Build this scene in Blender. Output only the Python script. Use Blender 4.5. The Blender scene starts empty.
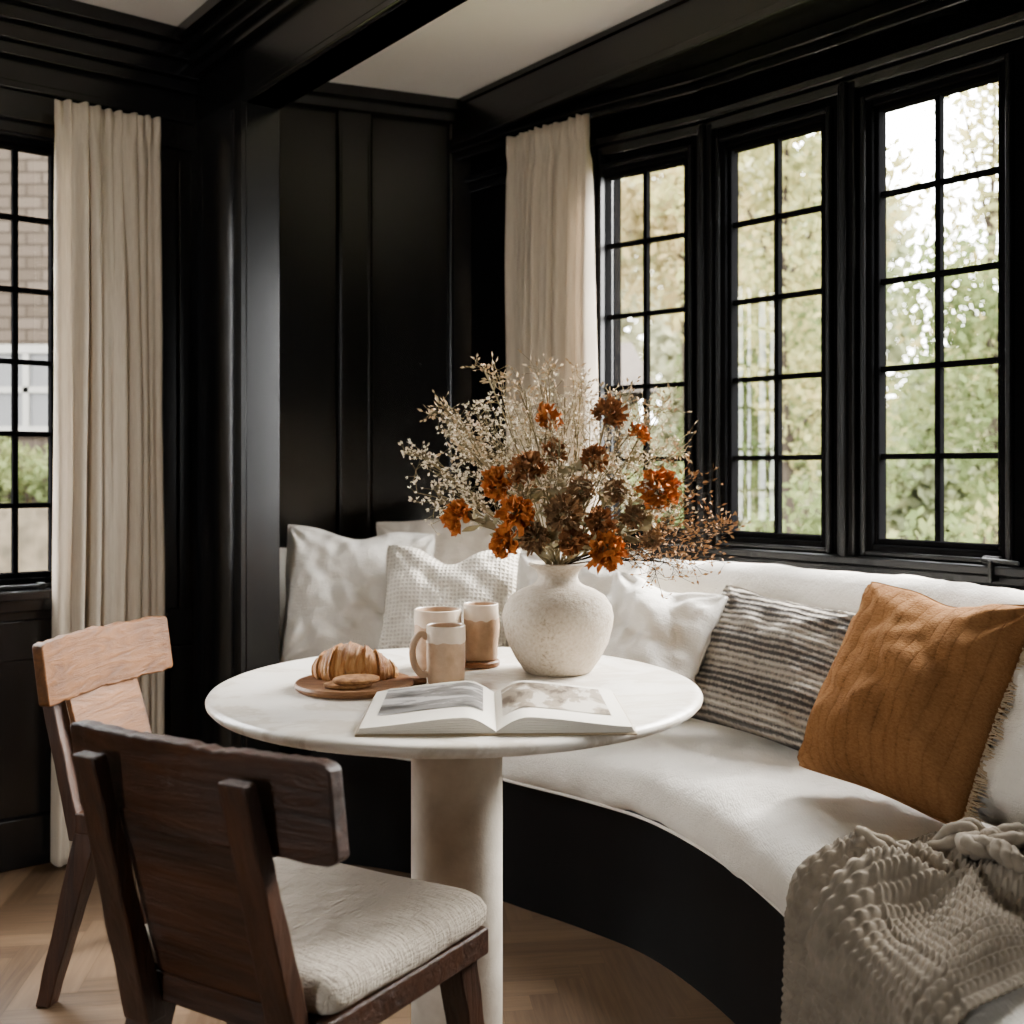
import bpy, bmesh, math, random
from mathutils import Vector, Matrix, noise, Euler
random.seed(7)
C = bpy.context.scene.collection
PI = math.pi
F = 1090.0; HZ = 470.0; CZ = 1.19
def at(px, py, Y): return Vector(((px-512)/F*Y, Y, CZ-(py-HZ)/F*Y))
def V(*a): return Vector(a)
def lerp(a, b, t): return a+(b-a)*t

# ------------------------------------------------------------------ materials
def newmat(name):
    m = bpy.data.materials.new(name); m.use_nodes = True
    nt = m.node_tree; b = nt.nodes['Principled BSDF']
    return m, nt, b
def coords(nt, kind='Object', scale=(1,1,1), rot=(0,0,0)):
    tc = nt.nodes.new('ShaderNodeTexCoord'); mp = nt.nodes.new('ShaderNodeMapping')
    mp.inputs['Scale'].default_value = scale; mp.inputs['Rotation'].default_value = rot
    nt.links.new(tc.outputs[kind], mp.inputs['Vector']); return mp.outputs['Vector']
def ramp(nt, fac, stops):
    r = nt.nodes.new('ShaderNodeValToRGB'); e = r.color_ramp.elements
    while len(e) < len(stops): e.new(0.5)
    for i, (p, c) in enumerate(stops):
        e[i].position = p; e[i].color = (c[0], c[1], c[2], 1)
    nt.links.new(fac, r.inputs['Fac']); return r.outputs['Color']
def noise_tex(nt, vec, scale, detail=4, rough=.55, dist=0):
    n = nt.nodes.new('ShaderNodeTexNoise'); n.inputs['Scale'].default_value = scale
    n.inputs['Detail'].default_value = detail; n.inputs['Roughness'].default_value = rough
    n.inputs['Distortion'].default_value = dist
    nt.links.new(vec, n.inputs['Vector']); return n.outputs['Fac']
def add_bump(nt, b, h, strength, dist=.01):
    bp = nt.nodes.new('ShaderNodeBump'); bp.inputs['Strength'].default_value = strength
    bp.inputs['Distance'].default_value = dist
    nt.links.new(h, bp.inputs['Height']); nt.links.new(bp.outputs['Normal'], b.inputs['Normal'])
def math_node(nt, op, a, b=None, c=None):
    m = nt.nodes.new('ShaderNodeMath'); m.operation = op
    for i, x in enumerate((a, b, c)):
        if x is None: continue
        if isinstance(x, (int, float)): m.inputs[i].default_value = x
        else: nt.links.new(x, m.inputs[i])
    return m.outputs[0]
def mat(name, c1, c2=None, scale=5, rough=.5, bump=0, bscale=200, stretch=(1,1,1), spec=.5, lo=.35, hi=.65, sheen=0, bdist=.002):
    m, nt, b = newmat(name)
    b.inputs['Roughness'].default_value = rough; b.inputs['Specular IOR Level'].default_value = spec
    if sheen: b.inputs['Sheen Weight'].default_value = sheen
    vec = coords(nt, 'Object', stretch)
    if c2 is None: c2 = tuple(x*.9 for x in c1)
    nt.links.new(ramp(nt, noise_tex(nt, vec, scale), [(lo, c2), (hi, c1)]), b.inputs['Base Color'])
    if bump:
        add_bump(nt, b, noise_tex(nt, coords(nt, 'Object', stretch), bscale, 2), bump, bdist)
    return m
def weave(name, c1, c2, freq=500, rough=.9, strength=.35):
    m, nt, b = newmat(name); b.inputs['Roughness'].default_value = rough
    b.inputs['Sheen Weight'].default_value = .08; b.inputs['Specular IOR Level'].default_value = .15
    vec = coords(nt)
    nt.links.new(ramp(nt, noise_tex(nt, vec, 9, 6), [(.3, c2), (.7, c1)]), b.inputs['Base Color'])
    n1 = noise_tex(nt, coords(nt, 'Object', (freq, freq*.08, freq)), 1, 2)
    n2 = noise_tex(nt, coords(nt, 'Object', (freq*.08, freq, freq*.08)), 1, 2)
    n3 = noise_tex(nt, vec, 14, 4, .6)
    add_bump(nt, b, math_node(nt, 'MULTIPLY_ADD', n3, 4.5, math_node(nt, 'ADD', n1, n2)), strength, .004)
    return m
def wood(name, c1, c2, stretch, rough=.45, bump=.6, spec=.4):
    m, nt, b = newmat(name); b.inputs['Specular IOR Level'].default_value = spec
    f = noise_tex(nt, coords(nt, 'Object', stretch), 1, 8, .70, 1.2)
    g = noise_tex(nt, coords(nt, 'Object', tuple(x*.18 for x in stretch)), 1, 4, .6, .5)
    v = math_node(nt, 'MULTIPLY_ADD', g, .5, math_node(nt, 'MULTIPLY', f, .5))
    nt.links.new(ramp(nt, v, [(.36, c2), (.62, c1)]), b.inputs['Base Color'])
    r = nt.nodes.new('ShaderNodeMapRange'); r.inputs['To Min'].default_value = rough+.15; r.inputs['To Max'].default_value = rough-.1
    nt.links.new(f, r.inputs['Value']); nt.links.new(r.outputs[0], b.inputs['Roughness'])
    add_bump(nt, b, v, bump, .010)
    return m

BLACK = mat('black_paint', (.0050,.0050,.0054), (.0038,.0038,.0042), 3, .24, .05, 40, spec=.55)
BLACKF = mat('black_window_paint', (.0034,.0034,.0036), (.0026,.0026,.0028), 3, .6, .05, 40, spec=0)
BLACKP = mat('black_post_paint', (.0040,.0040,.0043), (.0030,.0030,.0032), 3, .42, .05, 40, spec=.16)
BLACKM = mat('black_metal', (.006,.006,.006), None, 5, .5, spec=.2)
CEIL = mat('ceiling_white', (.92,.905,.875), (.90,.88,.85), 2, .9, .05, 40)
DARKWALL = mat('plain_plaster', (.10,.097,.09), None, 2, .8)
UPH = weave('cream_linen', (.77,.725,.65), (.70,.655,.58), 420, strength=.55)
PIL_W = weave('white_linen', (.73,.685,.61), (.65,.605,.535), 380, strength=.65)
PIL_B = weave('oatmeal_linen', (.54,.475,.39), (.46,.40,.33), 380, strength=.6)
CUSH = weave('seat_linen', (.54,.475,.39), (.44,.385,.31), 300, strength=1.0)
WD_X = wood('dark_wood_horizontal', (.056,.0195,.0070), (.007,.0026,.0011), (4,44,44), .40, .8)
WD_Z = wood('dark_wood_vertical', (.048,.0165,.0060), (.007,.0026,.0011), (44,44,4), .40, .8)
WM_X = wood('lit_wood_horizontal', (.175,.066,.0145), (.030,.0100,.0025), (4,32,32), .48, .8, .3)  # same wood as the dark chair, its lighting painted in as a lighter tone
WM_Z = wood('brown_wood_vertical', (.062,.022,.008), (.013,.0046,.002), (50,50,4), .46)
WBOARD = wood('board_wood', (.26,.12,.046), (.12,.048,.018), (8,60,8), .5, .2)
MUGM = mat('tan_stoneware', (.44,.29,.18), (.33,.215,.13), 40, .5, .35, 110, spec=.3)
MUGI = mat('pale_glaze', (.62,.52,.41), (.53,.43,.33), 20, .3)
COFFEE = mat('coffee', (.10,.045,.02), None, 5, .15)
STEMM = mat('dry_stem', (.19,.14,.07), (.11,.09,.045), 30, .8, spec=.1)
ORANGE = mat('orange_petal', (.55,.185,.040), (.30,.082,.017), 60, .85, spec=.05)
RUST = mat('rust_petal', (.31,.135,.050), (.145,.058,.022), 60, .85, spec=.05)
BROWNF = mat('brown_seedhead', (.27,.16,.078), (.12,.066,.032), 70, .9, spec=.05)
WHITEF = mat('cream_floret', (.80,.72,.56), (.62,.53,.39), 60, .85, spec=.1)
BEIGEF = mat('beige_bud', (.56,.43,.27), (.40,.27,.15), 60, .85, spec=.1)
TWIGF = mat('rust_twig_leaf', (.38,.22,.10), (.25,.125,.055), 60, .85, spec=.1)
DRYLEAF = mat('dried_leaf', (.27,.24,.14), (.18,.14,.075), 25, .8, spec=.1)
PAPER = mat('page_paper', (.72,.67,.58), (.68,.63,.54), 6, .7, spec=.2)
COVERM = mat('book_cover', (.34,.25,.14), (.28,.2,.11), 8, .6)
def mk_ceramic():
    m, nt, b = newmat('speckled_ceramic'); b.inputs['Roughness'].default_value = .8; b.inputs['Specular IOR Level'].default_value = .3
    f = noise_tex(nt, coords(nt), 150, 3, .6)
    g = noise_tex(nt, coords(nt), 10, 6, .65)
    v = math_node(nt, 'MULTIPLY_ADD', g, .5, math_node(nt, 'MULTIPLY', f, .5))
    nt.links.new(ramp(nt, v, [(.36, (.24,.19,.13)), (.44, (.40,.335,.255)), (.60, (.50,.43,.34))]), b.inputs['Base Color'])
    add_bump(nt, b, noise_tex(nt, coords(nt), 60, 6, .65), .7, .006); return m
CERAMIC = mk_ceramic()
def mk_marble():
    m, nt, b = newmat('white_marble'); b.inputs['Roughness'].default_value = .28
    f = noise_tex(nt, coords(nt, 'Object', (1,1.6,1)), 2.4, 9, .62, 1.6)
    g = noise_tex(nt, coords(nt), 9, 6, .65)
    v = math_node(nt, 'MULTIPLY_ADD', g, .25, math_node(nt, 'MULTIPLY', f, .75))
    nt.links.new(ramp(nt, v, [(.38, (.76,.72,.65)), (.47, (.56,.495,.41)), (.50, (.71,.66,.585)), (.60, (.77,.73,.665))]), b.inputs['Base Color'])
    return m
MARBLE = mk_marble()
TRAV = mat('pale_stone', (.66,.60,.51), (.38,.32,.25), 6, .6, .25, 90, (1,1,1), bdist=.003, lo=.30, hi=.60)
def mk_waffle():
    m, nt, b = newmat('waffle_cotton'); b.inputs['Roughness'].default_value = .9
    sx = nt.nodes.new('ShaderNodeSeparateXYZ'); nt.links.new(coords(nt), sx.inputs[0])
    o = [math_node(nt, 'SINE', math_node(nt, 'MULTIPLY', sx.outputs[k], 2*PI/.0125)) for k in range(2)]
    h = math_node(nt, 'MAXIMUM', o[0], o[1])
    nt.links.new(ramp(nt, h, [(0, (.53,.475,.39)), (.8, (.66,.60,.51))]), b.inputs['Base Color'])
    add_bump(nt, b, h, .6, .004); return m
WAFFLE = mk_waffle()
def mk_stripe():
    m, nt, b = newmat('striped_weave'); b.inputs['Roughness'].default_value = .95; b.inputs['Specular IOR Level'].default_value = .1
    sx = nt.nodes.new('ShaderNodeSeparateXYZ'); nt.links.new(coords(nt), sx.inputs[0])
    n = noise_tex(nt, coords(nt, 'Object', (230,110,1)), 1, 3, .65)
    big = noise_tex(nt, coords(nt, 'Object', (110,30,1)), 1, 4, .7)
    fine = math_node(nt, 'SINE', math_node(nt, 'MULTIPLY_ADD', n, 4.4, math_node(nt, 'MULTIPLY', sx.outputs[1], 2*PI/.0165)))
    wide = math_node(nt, 'SINE', math_node(nt, 'MULTIPLY', sx.outputs[1], 2*PI/.105))
    v = math_node(nt, 'MULTIPLY_ADD', wide, .7, fine)
    v = math_node(nt, 'MULTIPLY_ADD', big, 2.8, v)
    v = math_node(nt, 'MULTIPLY_ADD', v, .23, .12)
    nt.links.new(ramp(nt, v, [(.15, (.43,.38,.31)), (.42, (.285,.248,.205)), (.60, (.095,.085,.077)), (.95, (.045,.041,.038))]), b.inputs['Base Color'])
    add_bump(nt, b, math_node(nt, 'ADD', math_node(nt, 'MULTIPLY', n, 1.8), math_node(nt, 'MULTIPLY', fine, -.5)), 1.0, .009); return m
STRIPE = mk_stripe()
def mk_orange():
    m, nt, b = newmat('ochre_quilt'); b.inputs['Roughness'].default_value = 1; b.inputs['Specular IOR Level'].default_value = .04
    vec = coords(nt)
    sx = nt.nodes.new('ShaderNodeSeparateXYZ'); nt.links.new(vec, sx.inputs[0])
    wob = noise_tex(nt, coords(nt, 'Object', (6,9,6)), 1, 2)
    ab = math_node(nt, 'ABSOLUTE', math_node(nt, 'SINE', math_node(nt, 'MULTIPLY_ADD', wob, .25, math_node(nt, 'MULTIPLY', sx.outputs[0], PI/.029))))
    po = math_node(nt, 'POWER', ab, .30)
    n2 = noise_tex(nt, coords(nt, 'Object', (140,260,140)), 1, 4, .65)
    n3 = noise_tex(nt, vec, 7, 4, .6)
    v = math_node(nt, 'MULTIPLY_ADD', n2, .55, math_node(nt, 'MULTIPLY', n3, .35))
    v = math_node(nt, 'MULTIPLY_ADD', po, .10, v)  # groove shade put into the colour so the ribs show
    nt.links.new(ramp(nt, v, [(.33, (.110,.046,.018)), (.50, (.200,.092,.034)), (.68, (.270,.137,.057))]), b.inputs['Base Color'])
    add_bump(nt, b, math_node(nt, 'MULTIPLY_ADD', n2, 1.0, po), .65, .006); return m
OCHRE = mk_orange()
FRINGE = mat('fringe_thread', (.50,.38,.24), None, 30, .9)
def mk_curtain():
    m, nt, b = newmat('curtain_linen'); b.inputs['Roughness'].default_value = .9
    b.inputs['Specular IOR Level'].default_value = .1
    f = noise_tex(nt, coords(nt, 'Object', (300,300,14)), 1, 3)
    col = ramp(nt, f, [(.3, (.56,.475,.37)), (.7, (.66,.575,.46))])
    nt.links.new(col, b.inputs['Base Color'])
    tr = nt.nodes.new('ShaderNodeBsdfTranslucent'); nt.links.new(col, tr.inputs['Color'])
    mx = nt.nodes.new('ShaderNodeMixShader'); mx.inputs[0].default_value = .35
    nt.links.new(b.outputs[0], mx.inputs[1]); nt.links.new(tr.outputs[0], mx.inputs[2])
    nt.links.new(mx.outputs[0], nt.nodes['Material Output'].inputs['Surface']); return m
CURT = mk_curtain()
def mk_glass():
    m, nt, b = newmat('window_glass'); nt.nodes.remove(b)
    t = nt.nodes.new('ShaderNodeBsdfTransparent'); g = nt.nodes.new('ShaderNodeBsdfGlossy'); g.inputs['Roughness'].default_value = .02
    mx = nt.nodes.new('ShaderNodeMixShader'); mx.inputs[0].default_value = .03
    nt.links.new(t.outputs[0], mx.inputs[1]); nt.links.new(g.outputs[0], mx.inputs[2])
    nt.links.new(mx.outputs[0], nt.nodes['Material Output'].inputs['Surface']); return m
GLASS = mk_glass()
def mk_leaf(name, c1, c2, c3, sc=1.6):
    m, nt, b = newmat(name); nt.nodes.remove(b)
    f = noise_tex(nt, coords(nt), sc, 5, .7)
    col = ramp(nt, f, [(.32, c1), (.5, c2), (.68, c3)])
    d = nt.nodes.new('ShaderNodeBsdfDiffuse'); t = nt.nodes.new('ShaderNodeBsdfTranslucent')
    nt.links.new(col, d.inputs['Color']); nt.links.new(col, t.inputs['Color'])
    mx = nt.nodes.new('ShaderNodeMixShader'); mx.inputs[0].default_value = .45
    nt.links.new(d.outputs[0], mx.inputs[1]); nt.links.new(t.outputs[0], mx.inputs[2])
    nt.links.new(mx.outputs[0], nt.nodes['Material Output'].inputs['Surface']); return m
LEAF_G = mk_leaf('green_leaves', (.032,.048,.017), (.062,.078,.028), (.105,.108,.042))
LEAF_Y = mk_leaf('yellow_leaves', (.085,.097,.040), (.150,.143,.056), (.185,.145,.056))
LEAF_O = mk_leaf('amber_leaves', (.150,.130,.064), (.185,.140,.062), (.130,.137,.064))
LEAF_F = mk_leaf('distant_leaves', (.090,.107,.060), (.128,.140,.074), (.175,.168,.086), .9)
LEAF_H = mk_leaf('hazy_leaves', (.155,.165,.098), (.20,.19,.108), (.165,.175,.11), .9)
BARK = mat('bark', (.030,.024,.018), (.017,.013,.010), 8, .9, .4, 20, spec=0)
def mk_brick(name, a, b2, mort):
    m, nt, b = newmat(name); b.inputs['Roughness'].default_value = .9; b.inputs['Specular IOR Level'].default_value = 0
    sx = nt.nodes.new('ShaderNodeSeparateXYZ'); cx = nt.nodes.new('ShaderNodeCombineXYZ')
    nt.links.new(coords(nt), sx.inputs[0]); nt.links.new(sx.outputs[0], cx.inputs[0]); nt.links.new(sx.outputs[2], cx.inputs[1])
    br = nt.nodes.new('ShaderNodeTexBrick'); br.inputs['Scale'].default_value = 1
    br.inputs['Brick Width'].default_value = .26; br.inputs['Row Height'].default_value = .10; br.inputs['Mortar Size'].default_value = .010
    br.inputs['Color1'].default_value = (*a, 1); br.inputs['Color2'].default_value = (*b2, 1); br.inputs['Mortar'].default_value = (*mort, 1)
    nt.links.new(cx.outputs[0], br.inputs['Vector']); nt.links.new(br.outputs['Color'], b.inputs['Base Color']); return m
BRICK = mk_brick('house_brick', (.018,.0140,.0105), (.026,.0205,.016), (.010,.0080,.0062))
RENDERW = mat('cream_render', (.085,.078,.056), (.072,.066,.048), 2, .9, spec=0)
ROOFM = mat('grey_roof', (.050,.043,.036), (.038,.033,.028), 9, .9, spec=0)
STONE = mat('garden_stone', (.055,.044,.030), (.025,.021,.015), 9, .9, .5, 14, spec=0)
GRASS = mat('lawn_grass', (.036,.048,.016), (.060,.050,.022), 4, .95, .6, 60, spec=0)
WHITEP = mat('white_paint', (.09,.087,.079), None, 5, .6, spec=0)
DARKGLASS = mat('dark_glass', (.03,.03,.03), None, 3, .3, spec=.1)
def mk_floor():
    m, nt, b = newmat('oak_herringbone'); b.inputs['Roughness'].default_value = .42; b.inputs['Specular IOR Level'].default_value = .35
    a = nt.nodes.new('ShaderNodeAttribute'); a.attribute_name = 'Col'
    g = noise_tex(nt, coords(nt, 'UV', (5,70,1)), 1, 5, .6, .4)
    v = math_node(nt, 'MULTIPLY_ADD', g, .65, math_node(nt, 'MULTIPLY', a.outputs['Fac'], .36))
    nt.links.new(ramp(nt, v, [(.2, (.066,.037,.019)), (.8, (.180,.114,.065))]), b.inputs['Base Color'])
    add_bump(nt, b, g, .15, .002); return m
OAK = mk_floor()
def mk_knit():
    m, nt, b = newmat('chunky_knit'); b.inputs['Roughness'].default_value = .95; b.inputs['Sheen Weight'].default_value = .05
    b.inputs['Specular IOR Level'].default_value = .05
    f = noise_tex(nt, coords(nt), 25, 4, .6)
    nt.links.new(ramp(nt, f, [(.3, (.175,.145,.110)), (.7, (.265,.223,.172))]), b.inputs['Base Color'])
    add_bump(nt, b, noise_tex(nt, coords(nt), 420, 2), .25, .002); return m
KNIT = mk_knit()
def mk_croissant():
    m, nt, b = newmat('baked_pastry'); b.inputs['Roughness'].default_value = .45; b.inputs['Specular IOR Level'].default_value = .3
    f = noise_tex(nt, coords(nt, 'Object', (90,22,22)), 1, 7, .7, 1.0)
    nt.links.new(ramp(nt, f, [(.30, (.18,.055,.012)), (.48, (.44,.175,.042)), (.68, (.66,.38,.15))]), b.inputs['Base Color'])
    add_bump(nt, b, f, 1.0, .012); return m
PASTRY = mk_croissant()
COOKIE = mat('seeded_biscuit', (.34,.165,.062), (.16,.068,.022), 70, .8, .8, 90, bdist=.005, spec=.2)
def mk_print(name, lo, mid, hi, sc):
    m, nt, b = newmat(name); b.inputs['Roughness'].default_value = .4; b.inputs['Specular IOR Level'].default_value = .2
    f = noise_tex(nt, coords(nt, 'Object', sc), 1, 8, .62, .5)
    nt.links.new(ramp(nt, f, [(.40, lo), (.47, mid), (.52, mid), (.55, hi)]), b.inputs['Base Color']); return m
PRINT1 = mk_print('printed_landscape', (.05,.048,.044), (.19,.18,.17), (.46,.44,.42), (7,22,1))
PRINT2 = mk_print('printed_interior', (.065,.048,.034), (.25,.205,.155), (.52,.47,.40), (20,9,1))

# ------------------------------------------------------------------ mesh helpers
WM = {}
def hexa(bm, p):
    v = [bm.verts.new(q) for q in p]
    for f in ((0,1,2,3),(7,6,5,4),(0,4,5,1),(1,5,6,2),(2,6,7,3),(3,7,4,0)): bm.faces.new([v[i] for i in f])
def abox(bm, x0,x1,y0,y1,z0,z1):
    hexa(bm, [V(x0,y0,z0),V(x1,y0,z0),V(x1,y1,z0),V(x0,y1,z0),V(x0,y0,z1),V(x1,y0,z1),V(x1,y1,z1),V(x0,y1,z1)])
def bar(bm, a, b, wa, da, wb, db, ux=V(1,0,0), uy=V(0,1,0)):
    r = []
    for p, w, d in ((a,wa,da),(b,wb,db)):
        r += [p-ux*w/2-uy*d/2, p+ux*w/2-uy*d/2, p+ux*w/2+uy*d/2, p-ux*w/2+uy*d/2]
    hexa(bm, r)
def loft(bm, rings, closed=True, caps=True):
    R = [[bm.verts.new(p) for p in r] for r in rings]
    n = len(rings[0])
    for i in range(len(R)-1):
        for j in range(n if closed else n-1):
            k = (j+1) % n
            bm.faces.new((R[i][j], R[i][k], R[i+1][k], R[i+1][j]))
    if caps and closed:
        bm.faces.new(R[0][::-1]); bm.faces.new(R[-1])
    return R
def tube(bm, pts, rad, n=6, caps=True):
    if not isinstance(rad, (list, tuple)): rad = [rad]*len(pts)
    up = V(.31,.17,.93); rings = []
    for i, p in enumerate(pts):
        d = (pts[min(i+1,len(pts)-1)]-pts[max(i-1,0)])
        if d.length < 1e-9: d = V(0,0,1)
        d.normalize()
        x = d.cross(up)
        if x.length < .05: x = d.cross(V(1,0,0))
        x.normalize(); y = d.cross(x)
        rings.append([p+(x*math.cos(2*PI*k/n)+y*math.sin(2*PI*k/n))*rad[i] for k in range(n)])
    loft(bm, rings, True, caps)
def lathe(bm, prof, n=48, o=V(0,0,0)):
    rings = [[o+V(max(r,1e-4)*math.cos(2*PI*k/n), max(r,1e-4)*math.sin(2*PI*k/n), z) for k in range(n)] for r, z in prof]
    loft(bm, rings, True, True)
def bez(a, b, c, n=8): return [a*(1-t)**2+b*2*t*(1-t)+c*t*t for t in [i/n for i in range(n+1)]]
def crom(P, n):
    out = []; m = len(P)-1
    for i in range(n):
        x = i/(n-1)*m; k = min(int(x), m-1); t = x-k
        p0 = P[max(k-1,0)]; p1 = P[k]; p2 = P[k+1]; p3 = P[min(k+2,m)]
        out.append(.5*((2*p1)+(p2-p0)*t+(2*p0-5*p1+4*p2-p3)*t*t+(3*p1-p0-3*p2+p3)*t**3))
    return out

def obj(name, bm, m, parent=None, smooth=True, bevel=0, local=False, org=None, seg=2, ang=40, recalc=True):
    if recalc: bmesh.ops.recalc_face_normals(bm, faces=bm.faces[:])
    if parent is not None and not local: bm.transform(WM[parent.name].inverted())
    if org is not None: bm.transform(Matrix.Translation(-Vector(org)))
    if smooth:
        for f in bm.faces: f.smooth = True
        for e in bm.edges:
            if len(e.link_faces) == 2 and e.calc_face_angle(0) > math.radians(ang): e.smooth = False
    me = bpy.data.meshes.new(name); bm.to_mesh(me); bm.free()
    me.materials.append(m)
    o = bpy.data.objects.new(name, me); C.objects.link(o)
    if org is not None: o.location = org
    if parent is not None: o.parent = parent
    WM[o.name] = Matrix.Translation(Vector(org)) if org is not None else (WM[parent.name].copy() if (parent is not None) else Matrix.Identity(4))
    if bevel:
        b = o.modifiers.new('bevel', 'BEVEL'); b.width = bevel; b.segments = seg; b.limit_method = 'ANGLE'; b.angle_limit = math.radians(35)
    return o
def tag(o, label, cat, group=None, kind=None):
    o['label'] = label; o['category'] = cat
    if group: o['group'] = group
    if kind: o['kind'] = kind
    return o
def thing(name, label, cat, loc=(0,0,0), rz=0, group=None):
    o = bpy.data.objects.new(name, None); C.objects.link(o); o.location = loc; o.rotation_euler = (0,0,rz)
    o.empty_display_size = .05
    WM[o.name] = Matrix.Translation(Vector(loc)) @ Matrix.Rotation(rz, 4, 'Z')
    return tag(o, label, cat, group)
def struct(name, bm, m, label, cat, parent=None, bevel=0, smooth=True):
    o = obj(name, bm, m, parent, smooth, bevel)
    if parent is None: tag(o, label, cat, None, 'structure')
    return o
class Fr:
    def __init__(s, p, q, side):
        s.p = V(p[0],p[1],0); d = V(q[0]-p[0],q[1]-p[1],0); s.L = d.length; s.t = d.normalized(); s.n = V(-s.t.y,s.t.x,0)*side
    def pt(s, a, d, z): return s.p+s.t*a+s.n*d+V(0,0,z)
    def s_at(s, px, d=0):
        r = (px-512)/F; p = s.p+s.n*d
        return (r*p.y-p.x)/(s.t.x-r*s.t.y)
    def box(s, bm, a0,a1,d0,d1,z0,z1):
        hexa(bm, [s.pt(a0,d0,z0),s.pt(a1,d0,z0),s.pt(a1,d1,z0),s.pt(a0,d1,z0),s.pt(a0,d0,z1),s.pt(a1,d0,z1),s.pt(a1,d1,z1),s.pt(a0,d1,z1)])
    def bead(s, bm, a, d, r, z0, z1):
        tube(bm, [s.pt(a,d,z0), s.pt(a,d,z1)], r, 20)

# ------------------------------------------------------------------ room shell
ZC = 2.6
n2 = V(.79,.615,0).normalized(); t2 = V(n2.y,-n2.x,0)
C1 = V(-1.047,3.6,0); C2 = C1+t2*.396; C3 = C2+n2*.114
A = (-.16,4.22); K = [(.295,3.735),(.622,3.457),(.956,3.083),(1.29,2.676),(1.52,2.32),(1.64,1.8),(1.70,.9),(1.70,-2.6)]
LW = Fr(C1, C1-n2*3.0, -1)
LE = LW.pt(3.0,0,0)
PW = Fr(A, (A[0]-.93*1.15, A[1]-.36*1.15), -1)
facets = [Fr(A,K[0],1)]+[Fr(K[i],K[i+1],1) for i in range(len(K)-1)]
ZB, ZT = .985, 2.195

bm = bmesh.new(); col = bm.loops.layers.color.new('Col'); uv = bm.loops.layers.uv.new('UVMap')
w = .068; nn = 6; ca = math.cos(math.radians(7)); sa = math.sin(math.radians(7))
def plank(x, y, lx, ly):
    g = .0008
    P = [(x*w+g,y*w+g),(x*w+lx*w-g,y*w+g),(x*w+lx*w-g,y*w+ly*w-g),(x*w+g,y*w+ly*w-g)]
    W = [V(px*ca-py*sa, px*sa+py*ca, 0) for px, py in P]
    c = sum(W, V(0,0,0))/4
    if not (-3.6 < c.x < 1.75 and -2.6 < c.y < 4.15): return
    f = bm.faces.new([bm.verts.new(q) for q in W]); r = random.random(); o = random.random()*9
    U = [(0,0),(lx*w,0),(lx*w,ly*w),(0,ly*w)]
    for l, (a, b) in zip(f.loops, U):
        l[col] = (r,r,r,1); l[uv].uv = ((a if lx > ly else b)+o, (b if lx > ly else a)+o)
for y in range(-66, 84):
    for m_ in range(-8, 9): plank(y+2*nn*m_, y, nn, 1)
for x in range(-84, 66):
    for m_ in range(-8, 9): plank(x, x-2*nn+1+2*nn*m_, 1, nn)
f = bm.faces.new([bm.verts.new(q) for q in (V(-3.6,-2.7,-.003),V(1.8,-2.7,-.003),V(1.8,4.3,-.003),V(-3.6,4.3,-.003))])
for l in f.loops: l[col] = (0,0,0,1)
fl = obj('floor', bm, OAK, recalc=False, smooth=False); tag(fl, 'oak herringbone parquet floor', 'floor', None, 'structure')

bm = bmesh.new()
poly = [(-1.35,4.0),(-.25,4.34)]+[(A[0],A[1]+.05)]+K+[(LE.x,-2.6),(LE.x,LE.y),(C1.x,C1.y)]
for zz in (ZC, ZC+.05): bm.faces.new([bm.verts.new(V(x,y,zz)) for x, y in poly])
struct('ceiling', bm, CEIL, 'off-white plaster ceiling between black beams', 'ceiling', smooth=False)

bm = bmesh.new()
a0 = .441; a1 = a0+8*.111; zb2, zt2 = .866, 2.165
LW.box(bm, -.2, a0-.03, 0, .15, 0, ZC); LW.box(bm, a1+.03, 3.1, 0, .15, 0, ZC)
LW.box(bm, a0-.03, a1+.03, 0, .15, 0, zb2-.03); LW.box(bm, a0-.03, a1+.03, 0, .15, zt2+.03, ZC)
abox(bm, LE.x-.15, LE.x, -2.6, LE.y+.1, 0, ZC)
struct('wall_left', bm, BLACK, 'black painted wall around the left window', 'wall')
bm = bmesh.new(); PW.box(bm, -.05, 1.15, 0, .15, 0, ZC)
struct('wall_back', bm, BLACK, 'black panelled wall behind the banquette', 'wall')
bm = bmesh.new()
OX0, OX1, OZ0, OZ1 = -2.9, -2.2, 1.0, 2.2  # unseen opening, put in to let fill light into the room
abox(bm, LE.x-.15, OX0, -2.75, -2.6, 0, ZC); abox(bm, OX1, 1.85, -2.75, -2.6, 0, ZC)
abox(bm, OX0, OX1, -2.75, -2.6, OZ1, ZC); abox(bm, OX0, OX1, -2.75, -2.6, 0, OZ0)
struct('wall_front', bm, DARKWALL, 'plain wall behind the viewer with one opening added for fill light', 'wall')
wins = {}
bm = bmesh.new()
pxr = {1:(606,690), 2:(732,828), 3:(879,1006)}
for i, fr in enumerate(facets):
    if i in pxr:
        s0 = fr.s_at(pxr[i][0], .02); s1 = fr.s_at(pxr[i][1], .02); wins[i] = (fr, s0, s1)
    elif i == 4:
        s0, s1 = .07, fr.L-.07; wins[4] = (fr, s0, s1)
    else:
        fr.box(bm, 0, fr.L, 0, .12, 0, ZC); continue
    g = .03
    fr.box(bm, 0, s0-g, 0, .08, 0, ZC); fr.box(bm, s1+g, fr.L, 0, .08, 0, ZC)
    fr.box(bm, s0-g, s1+g, 0, .08, 0, ZB-g); fr.box(bm, s0-g, s1+g, 0, .08, ZT+g, ZC)
struct('wall_right', bm, BLACKF, 'black bowed wall holding the tall casement windows', 'wall')

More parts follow.
